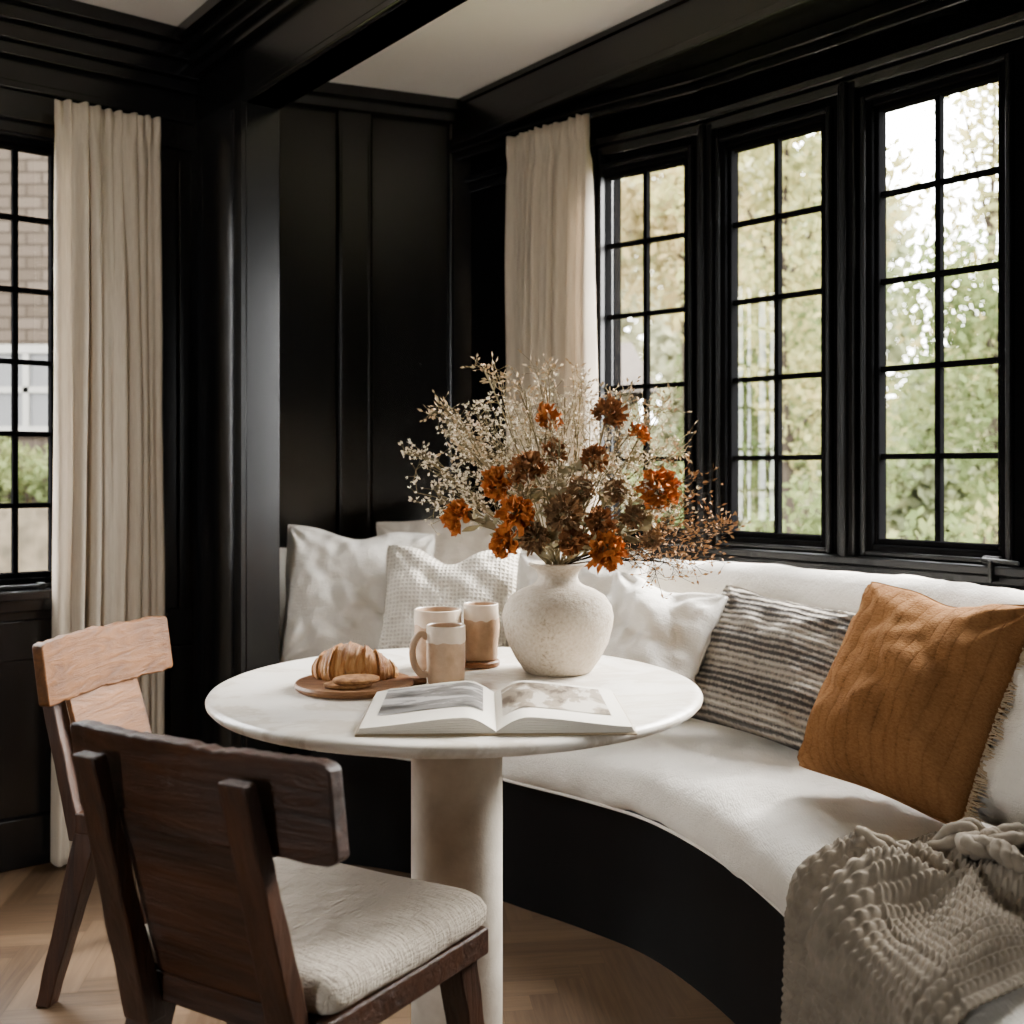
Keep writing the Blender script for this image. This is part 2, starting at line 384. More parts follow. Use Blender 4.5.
def window(n, fr, s0, s1, zb, zt, cols, rows, label):
    bm = bmesh.new(); g = .032; a, b = -.014, .050
    fr.box(bm, s0-g, s0, a, b, zb-g, zt+g); fr.box(bm, s1, s1+g, a, b, zb-g, zt+g)
    fr.box(bm, s0, s1, a, b, zb-g, zb); fr.box(bm, s0, s1, a, b, zt, zt+g)
    o = struct('window_%d' % n, bm, BLACKF, label, 'window', bevel=.004)
    # moulded inner casing on the room side
    bm = bmesh.new(); q = .014
    fr.box(bm, s0-g, s0-g+q, -.024, -.010, zb-g, zt+g); fr.box(bm, s1+g-q, s1+g, -.024, -.010, zb-g, zt+g)
    fr.box(bm, s0-g+q, s1+g-q, -.024, -.010, zb-g, zb-g+q); fr.box(bm, s0-g+q, s1+g-q, -.024, -.010, zt+g-q, zt+g)
    obj('casing', bm, BLACKP, o, bevel=.004)
    e = .012
    bm = bmesh.new(); a, b = .0, .040
    fr.box(bm, s0, s0+e, a, b, zb, zt); fr.box(bm, s1-e, s1, a, b, zb, zt)
    fr.box(bm, s0+e, s1-e, a, b, zb, zb+e*1.3); fr.box(bm, s0+e, s1-e, a, b, zt-e, zt)
    obj('sash', bm, BLACKF, o, bevel=.003)
    bm = bmesh.new(); m = .0080
    for c in range(1, cols):
        x = lerp(s0, s1, c/cols); fr.box(bm, x-m, x+m, .008, .032, zb, zt)
    for r in range(1, rows):
        z = lerp(zb, zt, r/rows); fr.box(bm, s0, s1, .010, .030, z-m, z+m)
    obj('muntins', bm, BLACKF, o, bevel=.002)
    bm = bmesh.new()
    bm.faces.new([bm.verts.new(p) for p in (fr.pt(s0,.02,zb),fr.pt(s1,.02,zb),fr.pt(s1,.02,zt),fr.pt(s0,.02,zt))])
    obj('pane', bm, GLASS, o)
    L = bpy.data.lights.new('window_portal', 'AREA'); L.shape = 'RECTANGLE'; L.size = s1-s0+.1; L.size_y = zt-zb+.1
    L.cycles.is_portal = True
    lo = bpy.data.objects.new('window_portal', L); C.objects.link(lo)
    z = fr.n; y = V(0,0,1); x = y.cross(z); c = fr.pt((s0+s1)/2, .10 if n < 5 else .16, (zb+zt)/2)
    lo.matrix_world = Matrix(((x.x,y.x,z.x,c.x),(x.y,y.y,z.y,c.y),(x.z,y.z,z.z,c.z),(0,0,0,1)))
    return o
w1 = window(1, *wins[1], ZB, ZT, 2, 5, 'black casement window beside the far curtain, seen behind the flowers')
w2 = window(2, *wins[2], ZB, ZT, 2, 5, 'black casement window in the middle of the bow of three')
w3 = window(3, *wins[3], ZB, ZT, 2, 5, 'black casement window nearest the viewer above the ochre pillow')
w4 = window(4, *wins[4], ZB, ZT, 2, 5, 'black casement window past the right edge of the bow')
w5 = window(5, LW, a0, a1, zb2, zt2, 8, 6, 'black gridded window on the left wall beside the left curtain')
L = bpy.data.lights.new('opening_portal', 'AREA'); L.shape = 'RECTANGLE'; L.size = OX1-OX0; L.size_y = OZ1-OZ0; L.cycles.is_portal = True
lo = bpy.data.objects.new('opening_portal', L); C.objects.link(lo); lo.location = ((OX0+OX1)/2,-2.7,(OZ0+OZ1)/2); lo.rotation_euler = (PI/2,0,0)
fr, s0, s1 = wins[3]
bm = bmesh.new()
fr.box(bm, s1-.035, s1+.008, -.034, -.014, ZB-.032, ZB-.012)
tube(bm, [fr.pt(s1-.03,-.04,ZB-.02), fr.pt(s1+.01,-.055,ZB-.02), fr.pt(s1+.07,-.06,ZB-.024)], [.006,.006,.007], 8)
fr.box(bm, s1-.008, s1+.002, -.06, -.014, ZB-.075, ZB-.02)
obj('window_stay', bm, BLACKM, w3, bevel=.002)
bm = bmesh.new()
tube(bm, [LW.pt(a0+.05,-.05,zb2-.022), LW.pt(a0+.13,-.06,zb2-.02), LW.pt(a0+.22,-.05,zb2-.022)], [.006,.005,.007], 8)
LW.box(bm, a0+.04, a0+.06, -.055, -.014, zb2-.032, zb2-.014)
obj('window_stay', bm, BLACKM, w5, bevel=.002)

def trim(n, bm, label, bevel=.005, m=None): return struct('trim_%d' % n, bm, m or BLACK, label, 'trim', bevel=bevel)
bm = bmesh.new()
for i in range(0, 4):
    fa, fb = facets[i], facets[i+1]; nrm = (fa.n+fb.n).normalized(); tt = (fa.t+fb.t).normalized()
    p = V(K[i][0],K[i][1],0)
    def pb(wd, d0, d1, off=0):
        hexa(bm, [p+tt*(off+(-wd if k in (0,3) else wd))+nrm*(d0 if k < 2 else d1)+V(0,0,z) for z in (.93,2.28) for k in range(4)])
    wd = .028 if i < 3 else .018
    pb(wd, -.024, .05); pb(.010, -.042, 0)
trim(1, bm, 'black moulded posts between the bow windows', .005, BLACKP)
bm = bmesh.new()
for fr in facets[1:5]:
    fr.box(bm, -.02, fr.L+.02, -.045, 0, .925, .95); fr.box(bm, -.005, fr.L+.005, -.022, 0, .90, .925)
trim(2, bm, 'black sill running under the bow windows', .005, BLACKP)
bm = bmesh.new()
for fr in facets[0:6]:
    fr.box(bm, -.01, fr.L+.01, -.02, 0, 2.255, 2.29); fr.box(bm, -.02, fr.L+.02, -.04, 0, 2.29, 2.315)
    fr.box(bm, -.03, fr.L+.03, -.065, 0, 2.375, 2.40); fr.box(bm, -.03, fr.L+.03, -.09, 0, 2.40, 2.44)
trim(3, bm, 'black stepped head moulding over the bow windows')
SO = Fr((n2*2.385-t2*3.0).to_2d()[:], (n2*2.385+t2*2.0).to_2d()[:], 1)
if SO.n.dot(n2) < 0: SO.n = -SO.n
sA = (V(-.27,4.2,0)-SO.p).dot(SO.t)
bm = bmesh.new(); SO.box(bm, sA-.05, sA+4.2, 0, .42, 2.44, ZC)
SO.box(bm, sA-.05, sA+4.2, -.012, .02, 2.425, 2.455); SO.box(bm, sA-.05, sA+4.2, -.008, 0, 2.575, ZC)
trim(4, bm, 'black soffit beam along the bow windows')
BF = Fr(C1.to_2d()[:], (C1+t2*4.45).to_2d()[:], 1)
if BF.n.dot(n2) < 0: BF.n = -BF.n
bm = bmesh.new(); BF.box(bm, .0, 4.45, 0, .114, 2.30, ZC)
BF.box(bm, 0, 4.45, -.012, .118, 2.30, 2.325)
for k, (d, z0, z1) in enumerate(((.025,2.47,2.50),(.045,2.50,2.53),(.07,2.53,2.56),(.10,2.56,ZC))):
    BF.box(bm, 0, 4.45, -d, 0, z0, z1)
trim(5, bm, 'black ceiling beam running from the column to upper right')
bm = bmesh.new()
E1 = C3-t2*.75; E2 = C1-t2*.4
ring = [C1,C2,C3,E1,E2]
loft(bm, [[p+V(0,0,z) for p in ring] for z in (0, ZC)])
trim(6, bm, 'black square column between left curtain and panelled wall')
bm = bmesh.new()
BF.box(bm, .0, .060, -.014, 0, 0, 2.3); BF.box(bm, .345, .396, -.014, 0, 0, 2.3); BF.box(bm, .060, .345, -.014, 0, 0, .16)
prof_ = [(.085+.235*k/28, -.026*math.sin(PI*k/28)**.75) for k in range(29)]  # bow added to the panel so it shows a vertical window highlight
loft(bm, [[BF.pt(a_, d_, z_) for a_, d_ in prof_]+[BF.pt(.32,.004,z_), BF.pt(.085,.004,z_)] for z_ in (.16, 2.3)])
CF = Fr(C2.to_2d()[:], C3.to_2d()[:], -1)
CF.box(bm, 0, .114, -.014, 0, 0, .16)
trim(7, bm, 'black mouldings and a panel bowed to catch window light on the column face', 0)
bm = bmesh.new()
sp = [PW.s_at(px) for px in (470, 452, 367, 341, 270)]
for (x0, x1) in ((sp[0],sp[1]),(sp[2],sp[3]),(sp[4],sp[4]+.1)): PW.box(bm, x0, x1, -.018, 0, 0, 2.52)
PW.box(bm, sp[0], 1.1, -.018, 0, .0, .2)
for a_ in (sp[1]+.006, sp[2]-.006, sp[3]+.006, sp[4]-.006): PW.bead(bm, a_, -.008, .012, .2, 2.52)  # beads added along the joints to catch vertical highlights
for d, z0, z1 in ((.035,2.52,2.56),(.06,2.56,ZC)): PW.box(bm, -.02, 1.1, -d, 0, z0, z1)
trim(8, bm, 'raised stiles, added highlight-catching beads and crown on the panelled back wall', 0)
bm = bmesh.new()
for d, z0, z1 in ((.03,2.42,2.46),(.05,2.46,2.51),(.075,2.51,2.555),(.10,2.555,ZC)): LW.box(bm, 0, 3.0, -d, 0, z0, z1)
LW.box(bm, 0, 3, -.022, 0, 2.235, 2.32); LW.box(bm, 0, 3, -.034, 0, 2.32, 2.345)
LW.box(bm, a0-.12, a0-.036, -.018, 0, zb2-.03, 2.235)
LW.box(bm, a0-.14, a1+.14, -.07, 0, zb2-.062, zb2-.034); LW.box(bm, a0-.1, a1+.1, -.03, 0, zb2-.10, zb2-.062)
LW.box(bm, 0, 3, -.02, 0, 0, .15); LW.box(bm, 0, 3, -.016, 0, .62, .74)
for x in (.0,.33,.75,1.2): LW.box(bm, x, x+.09, -.016, 0, .15, .62)
for x in (.11,.86): LW.box(bm, x-.07, x-.05, -.014, 0, .15, 2.2)
trim(9, bm, 'black crown, casing, sill and panelling on the left wall', .004)

# ------------------------------------------------------------------ curtains
def curtain(fr, sa_, sb_, d, z0, z1, folds, label, seed, flare=1.0, am=.042):
    bm = bmesh.new(); NS, NZ = 320, 80; R = []
    for j in range(NZ+1):
        v = j/NZ; z = lerp(z0, z1, v); row = []
        for i in range(NS+1):
            u = i/NS
            ph = folds*2*PI*u+2.6*noise.noise(V(u*3.4,seed,v*.9))*2
            amp = lerp(am, .017, v**2.5)*(.70+.75*noise.noise(V(u*6,seed+9,v*.6)))
            o = amp*math.sin(ph)+.38*amp*math.sin(2.3*ph+seed)+.014*noise.noise(V(u*3,v*3,seed))+.007*noise.noise(V(u*18,v*5,seed))
            if v > .965: o = o*.8+.006*math.sin(ph*3)
            elif v > .945: o *= .65
            uu = .5+(u-.5)*lerp(flare, 1, v**.8)
            s = lerp(sa_, sb_, uu)+.011*math.cos(ph)
            row.append(bm.verts.new(fr.pt(s, -d+o, z+.004*math.sin(ph*2)*(v > .98))))
        R.append(row)
    for j in range(NZ):
        for i in range(NS): bm.faces.new((R[j][i],R[j][i+1],R[j+1][i+1],R[j+1][i]))
    b = fr.pt((sa_+sb_)/2,-d,z0)
    o = obj('curtain', bm, CURT, org=b, recalc=False, ang=80); tag(o, label, 'curtain')
    sm = o.modifiers.new('thickness', 'SOLIDIFY'); sm.thickness = .003
    return o
curtain(LW, LW.s_at(163,-.10), LW.s_at(59,-.10), .10, .02, 2.29, 8, 'floor-length oatmeal linen curtain beside the left window', 3.1, 1.06, .040)
FA = facets[0]
curtain(FA, FA.s_at(508,-.12), FA.s_at(586,-.12), .12, .02, 2.37, 8.5, 'cream linen curtain hanging between panelled wall and bow windows', 8.4, 1.18, .044)

# ------------------------------------------------------------------ banquette
FP = [V(*p,0) for p in ((-.60,3.30),(-.42,3.25),(-.2,3.14),(.02,2.95),(.19,2.80),(.34,2.63),(.46,2.36),(.535,2.05),(.57,1.75),(.575,1.45),(.575,1.1),(.575,.75))]
BP = [V(*p,0) for p in ((-.97,3.80),(-.70,3.91),(-.40,3.96),(-.1,3.83),(.18,3.53),(.47,3.38),(.75,3.12),(1.03,2.78),(1.2,2.45),(1.31,2.05),(1.38,1.5),(1.40,.85))]
NST = 180
FS = crom(FP, NST); BS = crom(BP, NST)
ban = thing('banquette', 'curved cream upholstered banquette on a black base under the bow windows', 'bench', (.3,3.0,0))
def sweep(prof, caps=True, wr=0):
    bm = bmesh.new(); rings = []
    for i in range(NST):
        f, b = FS[i], BS[i]; d = b-f; L = d.length; d = d.normalized(); r = []
        for (u, z) in prof(L):
            p = f+d*u+V(0,0,z)
            if wr:
                k = noise.noise(p*7)+.55*noise.noise(p*19)+1.3*max(0, noise.noise(V(i*.15,u*1.4,3))-.15)+.7*abs(noise.noise(V(p.x*11+p.y*5,p.y*9,2)))
                p += V(0,0,1)*wr*k+d*wr*.9*(noise.noise(p*5+V(3,1,7))+.6*noise.noise(p*17+V(9,1,7)))
            r.append(p)
        rings.append(r)
    loft(bm, rings, True, caps); return bm
obj('base', sweep(lambda L: [(.02,0),(.02,.335),(L-.02,.335),(L-.02,0)]), BLACKP, ban)
def seatp(L):
    e = L-.15
    return [(.008,.340),(-.016,.345),(-.034,.360),(-.045,.380),(-.048,.400),(-.043,.422),(-.029,.441),(-.006,.455),(.024,.464),(.06,.470)]+[(lerp(.06,e,k/16),.470+.018*math.sin(PI*k/16)) for k in range(1,16)]+[(e,.455),(e,.345)]
obj('seat_cushion', sweep(seatp, True, .010), UPH, ban, ang=75)
def backp(L):
    return [(L-.20,.44),(L-.215,.50),(L-.222,.55),(L-.221,.60),(L-.216,.65),(L-.207,.70),(L-.196,.75),(L-.182,.80),(L-.163,.855),(L-.136,.897),(L-.098,.920),(L-.05,.920),(L-.02,.90),(L,.86),(L,.7),(L,.345),(L-.15,.345)]
obj('backrest', sweep(backp, True, .009), UPH, ban, ang=75)
bm = bmesh.new()
pts = []
for i in range(NST):
    f, b = FS[i], BS[i]; d = (b-f).normalized(); pts.append(f-d*.020+V(0,0,.346))
tube(bm, pts, .004, 6); obj('piping', bm, UPH, ban)

# ------------------------------------------------------------------ pillows
def p_xy(w, h, u, v, c, chop, seed):
    k = 1-.055*(u*u*v*v)**2
    x = w/2*u*(1-c*(1-v*v))*k; y = h/2*v*(1-c*(1-u*u))*k
    if chop and v > 0: y -= chop*h*v**2*math.exp(-(u/.38)**2)
    y += .014*noise.noise(V(u*1.6,seed,4))*(1 if v > 0 else 0)*v
    x += .008*noise.noise(V(v*1.8,seed,9))*abs(u)
    return x, y
def pillow_bm(w, h, t, seed=0, n=52, c=.06, chop=0, wrk=1):
    bm = bmesh.new(); top = {}; bot = {}
    for j in range(n+1):
        for i in range(n+1):
            u = -1+2*i/n; v = -1+2*j/n
            u = math.copysign(abs(u)**.85, u); v = math.copysign(abs(v)**.85, v)
            x, y = p_xy(w, h, u, v, c, chop, seed)
            pr = max(0, (1-abs(u)**2.6))**.52*max(0, (1-abs(v)**2.6))**.52
            z = t/2*pr*(1-.22*v)
            fold = (abs(noise.noise(V(x*5+y*7+seed, y*3-x*4, seed)))-.2)*.034*pr
            wr = .016*noise.noise(V(x*8+seed, y*8, seed))*pr+.008*noise.noise(V(x*26, y*26, seed*3))
            ang_ = math.atan2(1-abs(v)+.02, 1-abs(u)+.02); rr = max(0, 1-math.hypot(1-abs(u),1-abs(v))/.9)
            wr += .010*math.sin(ang_*11+seed)*rr*pr**.5
            edge = i in (0,n) or j in (0,n)
            top[i,j] = bm.verts.new(V(x, y, z+(wr+fold)*wrk*(0 if edge else 1)))
            bot[i,j] = top[i,j] if edge else bm.verts.new(V(x, y, -z+wr*.5*wrk))
    for j in range(n):
        for i in range(n):
            bm.faces.new((top[i,j],top[i+1,j],top[i+1,j+1],top[i,j+1]))
            q = [bot[i,j],bot[i,j+1],bot[i+1,j+1],bot[i+1,j]]
            if len(set(q)) == 4:
                try: bm.faces.new(q)
                except ValueError: pass
    return bm
def pillow(center, face, lean, roll, w, h, t, m, label, seed, chop=0, c=.08, name='throw_pillow', wrk=1, n=52):
    Hh = V(face[0],face[1],0).normalized(); Z = V(0,0,1); L = math.radians(lean)
    T = Z.cross(Hh); N = Hh*math.cos(L)+Z*math.sin(L); U = Z*math.cos(L)-Hh*math.sin(L)
    r = math.radians(roll); T2 = T*math.cos(r)+U*math.sin(r); U2 = U*math.cos(r)-T*math.sin(r)
    o = bpy.data.objects.new(name, None); C.objects.link(o); o.empty_display_size = .05
    MW = Matrix(((T2.x,U2.x,N.x,center[0]),(T2.y,U2.y,N.y,center[1]),(T2.z,U2.z,N.z,center[2]),(0,0,0,1)))
    o.matrix_world = MW; WM[o.name] = MW; tag(o, label, 'pillow')
    obj('cover', pillow_bm(w,h,t,seed,n,c,chop,wrk), m, o, local=True, ang=110)
    bm = bmesh.new(); P = []
    q_ = 24
    for k in range(4*q_+1):
        q = k % (4*q_); s = q//q_; f = -1+2*(q % q_)/q_
        u, v = ((f,-1),(1,f),(-f,1),(-1,-f))[s]
        x, y = p_xy(w, h, u, v, c, chop, seed); P.append(V(x,y,0))
    tube(bm, P, .0025, 6, False); obj('piping', bm, m, o, local=True)
    return o
pillow(at(358,598,3.50), (.18,-.98), 16, -4, .50, .48, .23, PIL_W, 'large white linen pillow leaning in the corner beside the column', 1.2, .06, .09, wrk=1.8)
pillow(at(448,581,3.68), (.10,-1), 18, 5, .46, .47, .16, PIL_B, 'oatmeal pillow mostly hidden at the back of the corner', 2.7)
pillow(at(450,608,3.34), (-.05,-1), 20, -2, .44, .41, .20, WAFFLE, 'cream waffle-weave pillow directly behind the mugs', 3.9, .13, .09, wrk=1.4)
pillow(at(578,615,3.18), (-.45,-.9), 20, 3, .44, .42, .19, PIL_W, 'white pillow behind the vase', 5.3, .06, wrk=1.8)
pillow(at(650,637,2.96), (-.55,-.83), 28, -10, .37, .34, .18, UPH, 'small plain cream pillow between the vase and the striped pillow', 6.1, .06, .1, wrk=1.8)
pillow(at(772,666,2.78), (-.72,-.69), 26, -5, .46, .39, .18, STRIPE, 'charcoal and cream striped woven pillow', 7.7, 0, .09, wrk=1.2)
op = pillow(at(912,693,2.26), (-.84,-.54), 27, -4, .43, .47, .21, OCHRE, 'ochre orange quilted pillow with a frayed side edge', 8.8, .03, .09, wrk=1.2)
bm = bmesh.new()
for k in range(150):
    v = -1+2*k/149; x, y = p_xy(.43,.47,1,v,.09,.03,8.8)
    a = V(x-.004,y,0); d = V(.022+.016*random.random(), .018*(random.random()-.5), .024*(random.random()-.35))
    tube(bm, [a, a+d*.6+V(0,0,.004), a+d], [.0024,.002,.001], 4)
obj('fringe', bm, FRINGE, op, local=True)['kind'] = 'stuff'
pillow(at(1084,738,1.98), (-.95,-.30), 24, 2, .44, .43, .16, PIL_W, 'white pillow at the right edge next to the ochre pillow', 9.9)

# ------------------------------------------------------------------ knitted throw
th = thing('throw_blanket', 'chunky grey-beige knitted throw draped over the near seat edge', 'blanket', V(.75,1.80,.47))
h0 = .31
KN = V(.74,1.76,0)
def cloth_pt(v, wv_t, knit=True):
    Y = lerp(1.40, 1.98, v); fp = V(lerp(.584,.556,v), Y, 0)
    inn = V(lerp(1.12,1.10,v), lerp(1.76,2.14,v), 0)+V(0,.04*noise.noise(V(v*5,2,2)),0)
    d = (inn-fp); L = d.length; d = d.normalized()
    hv = h0+.07*noise.noise(V(v*4,7,1))
    wv = lerp(-hv, L, wv_t)
    if wv < 0: off, z, nr = -.056, .425+wv, -d
    elif wv < .09:
        a = wv/.09*PI/2; off = -.056*math.cos(a); z = .425+.062*math.sin(a); nr = -d*math.cos(a)+V(0,0,1)*math.sin(a)
    else: off, z, nr = wv-.09, .492, V(0,0,1)
    p = fp+d*off+V(0,0,z)
    q = V(p.x-KN.x, p.y-KN.y, 0); rk = q.length; an = math.atan2(q.y,q.x)
    top = 1 if wv > .02 else max(0, 1+(wv-.02)/.2)
    gather = .030*math.sin(an*6+2*noise.noise(V(an,rk*3,1)))*math.exp(-((rk-.17)/.12)**2)*top
    mound = .030*math.exp(-(rk/.13)**2)*top
    fph = v*2.6*2*PI+2.0*noise.noise(V(v*2.0,wv*1.8,5))*2-wv*5
    drape = .050*(.5+.5*math.sin(fph))**1.3*max(.45, min(1, (.34-wv)/.3))
    fold = (abs(noise.noise(V(wv*1.8+v*2.2, v*4.0-wv*2.0, 4.2)))**.9)*.045+drape
    e = min(1, 5*v, 4*(1-v))
    kn = 0
    if knit:
        kx = v*.60/.0195+.2*noise.noise(V(wv*3,v*3,0)); fx = kx-math.floor(kx)
        arch = max(0, math.sin(PI*fx))**.8; sd = (fx-.5)*2
        st = .5+.5*math.sin(2*PI*(wv/.0150)+abs(sd)*2.6)
        kn = .0105*arch*(.30+.70*st)*min(1, 12*v+.2, 12*(1-v)+.2)
    return p+nr*(.004+max(0, fold+gather+mound)*e+kn)
bm = bmesh.new(); NU, NV = 500, 350; R = []
for j in range(NV+1): R.append([bm.verts.new(cloth_pt(j/NV, i/NU)) for i in range(NU+1)])
for j in range(NV):
    for i in range(NU): bm.faces.new((R[j][i],R[j][i+1],R[j+1][i+1],R[j+1][i]))
kb = obj('knitted_cloth', bm, KNIT, th, recalc=False, ang=150)
sm = kb.modifiers.new('thickness', 'SOLIDIFY'); sm.thickness = .006; sm.offset = -1
def rope(P, r):
    bm = bmesh.new(); n = 100; Q = crom(P, n)
    for s in range(3):
        pts = []; rad = []
        for i, q in enumerate(Q):
            d = (Q[min(i+1,n-1)]-Q[max(i-1,0)]).normalized(); x = d.cross(V(0,0,1)).normalized(); y = d.cross(x)
            a = i*.30+s*2*PI/3; k_ = 1+.22*math.sin(i*.21+s)
            pts.append(q+(x*math.cos(a)*1.25+y*math.sin(a)*.75)*r*.6*k_); rad.append(r*.62*(1+.16*math.sin(i*1.5+s*2)))
        tube(bm, pts, rad, 8)
    return bm
def onc(u, v, h=.008): return cloth_pt(v, u, False)+V(0,0,h)
for P_, r_ in (([onc(.50,.80,.010),onc(.56,.74,.016),onc(.62,.68,.022),onc(.69,.62,.028),onc(.75,.54,.032),onc(.74,.45,.036),onc(.68,.43,.040),onc(.65,.49,.042),onc(.69,.55,.042),onc(.74,.54,.038)], .017),
               ([onc(.67,.51,.042),onc(.73,.60,.032),onc(.81,.64,.024),onc(.90,.60,.018),onc(1.0,.54,.016)], .017),
               ([onc(.70,.49,.040),onc(.67,.39,.028),onc(.71,.31,.020),onc(.79,.27,.018),onc(.95,.27,.016)], .015),
               ([onc(.68,.46,.040),onc(.76,.43,.030),onc(.84,.43,.022),onc(.98,.42,.018)], .015)):
    obj('twisted_fold', rope(P_, r_), KNIT, th, ang=150)

# ------------------------------------------------------------------ table
TX, TY, TZ = -.113, 2.236, .75
tab = thing('dining_table', 'round white marble pedestal dining table', 'table', (TX,TY,0))
prof = [(0,.722),(.44,.722),(.478,.724),(.490,.728),(.4965,.735),(.4975,.740),(.494,.746),(.487,.749),(.478,.75),(0,.75)]
bm = bmesh.new(); lathe(bm, prof, 128, V(TX,TY,0)); obj('tabletop', bm, MARBLE, tab, ang=60)
bm = bmesh.new(); lathe(bm, [(0,.0),(.092,0),(.0935,.004),(.0935,.70),(.092,.722),(0,.722)], 64, V(TX,TY,0)); obj('pedestal', bm, TRAV, tab)

# ------------------------------------------------------------------ chairs
def rough_bar(bm, a, b, wa, da, wb, db, seed, n=18, amp=.0024):
    rings = []
    for i in range(n+1):
        t = i/n; p = a.lerp(b, t); w_ = lerp(wa,wb,t)/2; d_ = lerp(da,db,t)/2; r = []
        for k, (sx, sy) in enumerate(((-1,-1),(1,-1),(1,1),(-1,1))):
            r.append(p+V(sx*(w_+amp*noise.noise(V(t*7,seed,k))), sy*(d_+amp*noise.noise(V(t*7,seed+5,k))), 0))
        rings.append(r)
    loft(bm, rings)
def chair(label, loc, fwd, mx, mz, cushion=True, half=.252):
    t = thing('dining_chair', label, 'chair', loc, math.atan2(-fwd[0], fwd[1]))
    P = lambda n, bm, m, **k: obj(n, bm, m, t, local=True, **k)
    bm = bmesh.new()
    hexa(bm, [V(-.195,-.215,.385),V(.195,-.215,.385),V(.220,.172,.385),V(-.220,.172,.385),V(-.195,-.215,.43),V(.195,-.215,.43),V(.220,.172,.43),V(-.220,.172,.43)])
    P('seat', bm, mz if not cushion else mx, bevel=.004)
    if cushion:
        bm = bmesh.new(); rings = []; n = 120
        for k, (z, g) in enumerate(((.431,.012),(.435,.002),(.445,-.005),(.463,-.006),(.476,.000),(.484,.010),(.488,.026),(.490,.055),(.493,.10),(.495,.14))):
            r = []
            for q in range(n):
                a = 2*PI*q/n; ca_, sa_ = math.cos(a), math.sin(a); ex = .16
                x = math.copysign(abs(ca_)**ex, ca_)*(.210-g); y = math.copysign(abs(sa_)**ex, sa_)*(.192-g)-.018
                x *= 1+.06*(y/.19)
                r.append(V(x, y, z+.005*noise.noise(V(x*12,y*12,z*5))))
            rings.append(r)
        loft(bm, rings); P('cushion', bm, CUSH, ang=70)
    sd_ = loc[0]*9
    for s in (-1, 1):
        bm = bmesh.new(); rough_bar(bm, V(.150*s,-.225,.36), V(.142*s,-.335,.785), .054, .036, .046, .026, sd_+s)
        P('back_post', bm, mz, bevel=.003)
    bm = bmesh.new()
    bar(bm, V(0,-.208,.43), V(0,-.285,.70), .27, .014, .27, .014); P('back_panel', bm, mx, bevel=.003)
    bm = bmesh.new(); rings = []
    for k in range(61):
        u = -1+k/30; x = half*u; y = -.292+.026*u*u
        z0 = .672+.005*noise.noise(V(u*4,sd_,1))+.003*noise.noise(V(u*17,sd_,1)); z1 = .812-.003*u*u+.006*noise.noise(V(u*5,sd_,2))+.0035*noise.noise(V(u*17,sd_,5))
        if abs(u) > .965: q = (abs(u)-.965)/.035; z0 += .007*q*q; z1 -= .007*q*q
        b1 = .002*noise.noise(V(u*7,sd_,3)); b2 = .002*noise.noise(V(u*13,sd_,8))
        rings.append([V(x,y+.002+b1,z0),V(x,y+.030+b1,z0),V(x,y+.012+b1,z1),V(x,y-.016+b2,z1)])
    loft(bm, rings); P('top_rail', bm, mx, bevel=.004)
    for sx in (-1, 1):
        bm = bmesh.new(); rough_bar(bm, V(.205*sx,.19,0), V(.178*sx,.135,.386), .032, .036, .052, .052, sd_+3*sx); P('leg', bm, mz, bevel=.003)
        bm = bmesh.new(); rough_bar(bm, V(.195*sx,-.285,0), V(.165*sx,-.19,.386), .034, .036, .052, .057, sd_+7*sx); P('leg', bm, mz, bevel=.003)
    return t
chair('dark wooden chair seen from behind in the foreground with linen cushion', (-.314,1.775,0), (.5,.87), WD_X, WD_Z)
chair('wooden chair with its lit tone painted honey-brown at the left side of the table before the curtain', (-.714,2.55,0), (.97,-.235), WM_X, WM_Z, False, .25)

# ------------------------------------------------------------------ vase
VX, VY = .10, 2.38
bm = bmesh.new()
lathe(bm, [(0,.0),(.066,0),(.074,.004),(.092,.03),(.110,.065),(.119,.10),(.1215,.122),(.117,.144),(.103,.166),(.080,.180),(.059,.188),(.048,.195),(.0435,.205),(.045,.216),(.053,.226),(.063,.233),(.065,.2355),(.063,.238),(.056,.238),(.047,.229),(.040,.218),(.039,.20),(.075,.165),(.108,.13),(.10,.06),(.06,.015),(0,.012)], 72, V(VX,VY,TZ))
vase = obj('vase', bm, CERAMIC, org=(VX,VY,TZ), ang=70); tag(vase, 'round speckled cream ceramic vase holding dried flowers', 'vase')
MOUTH = V(VX,VY,TZ+.234)

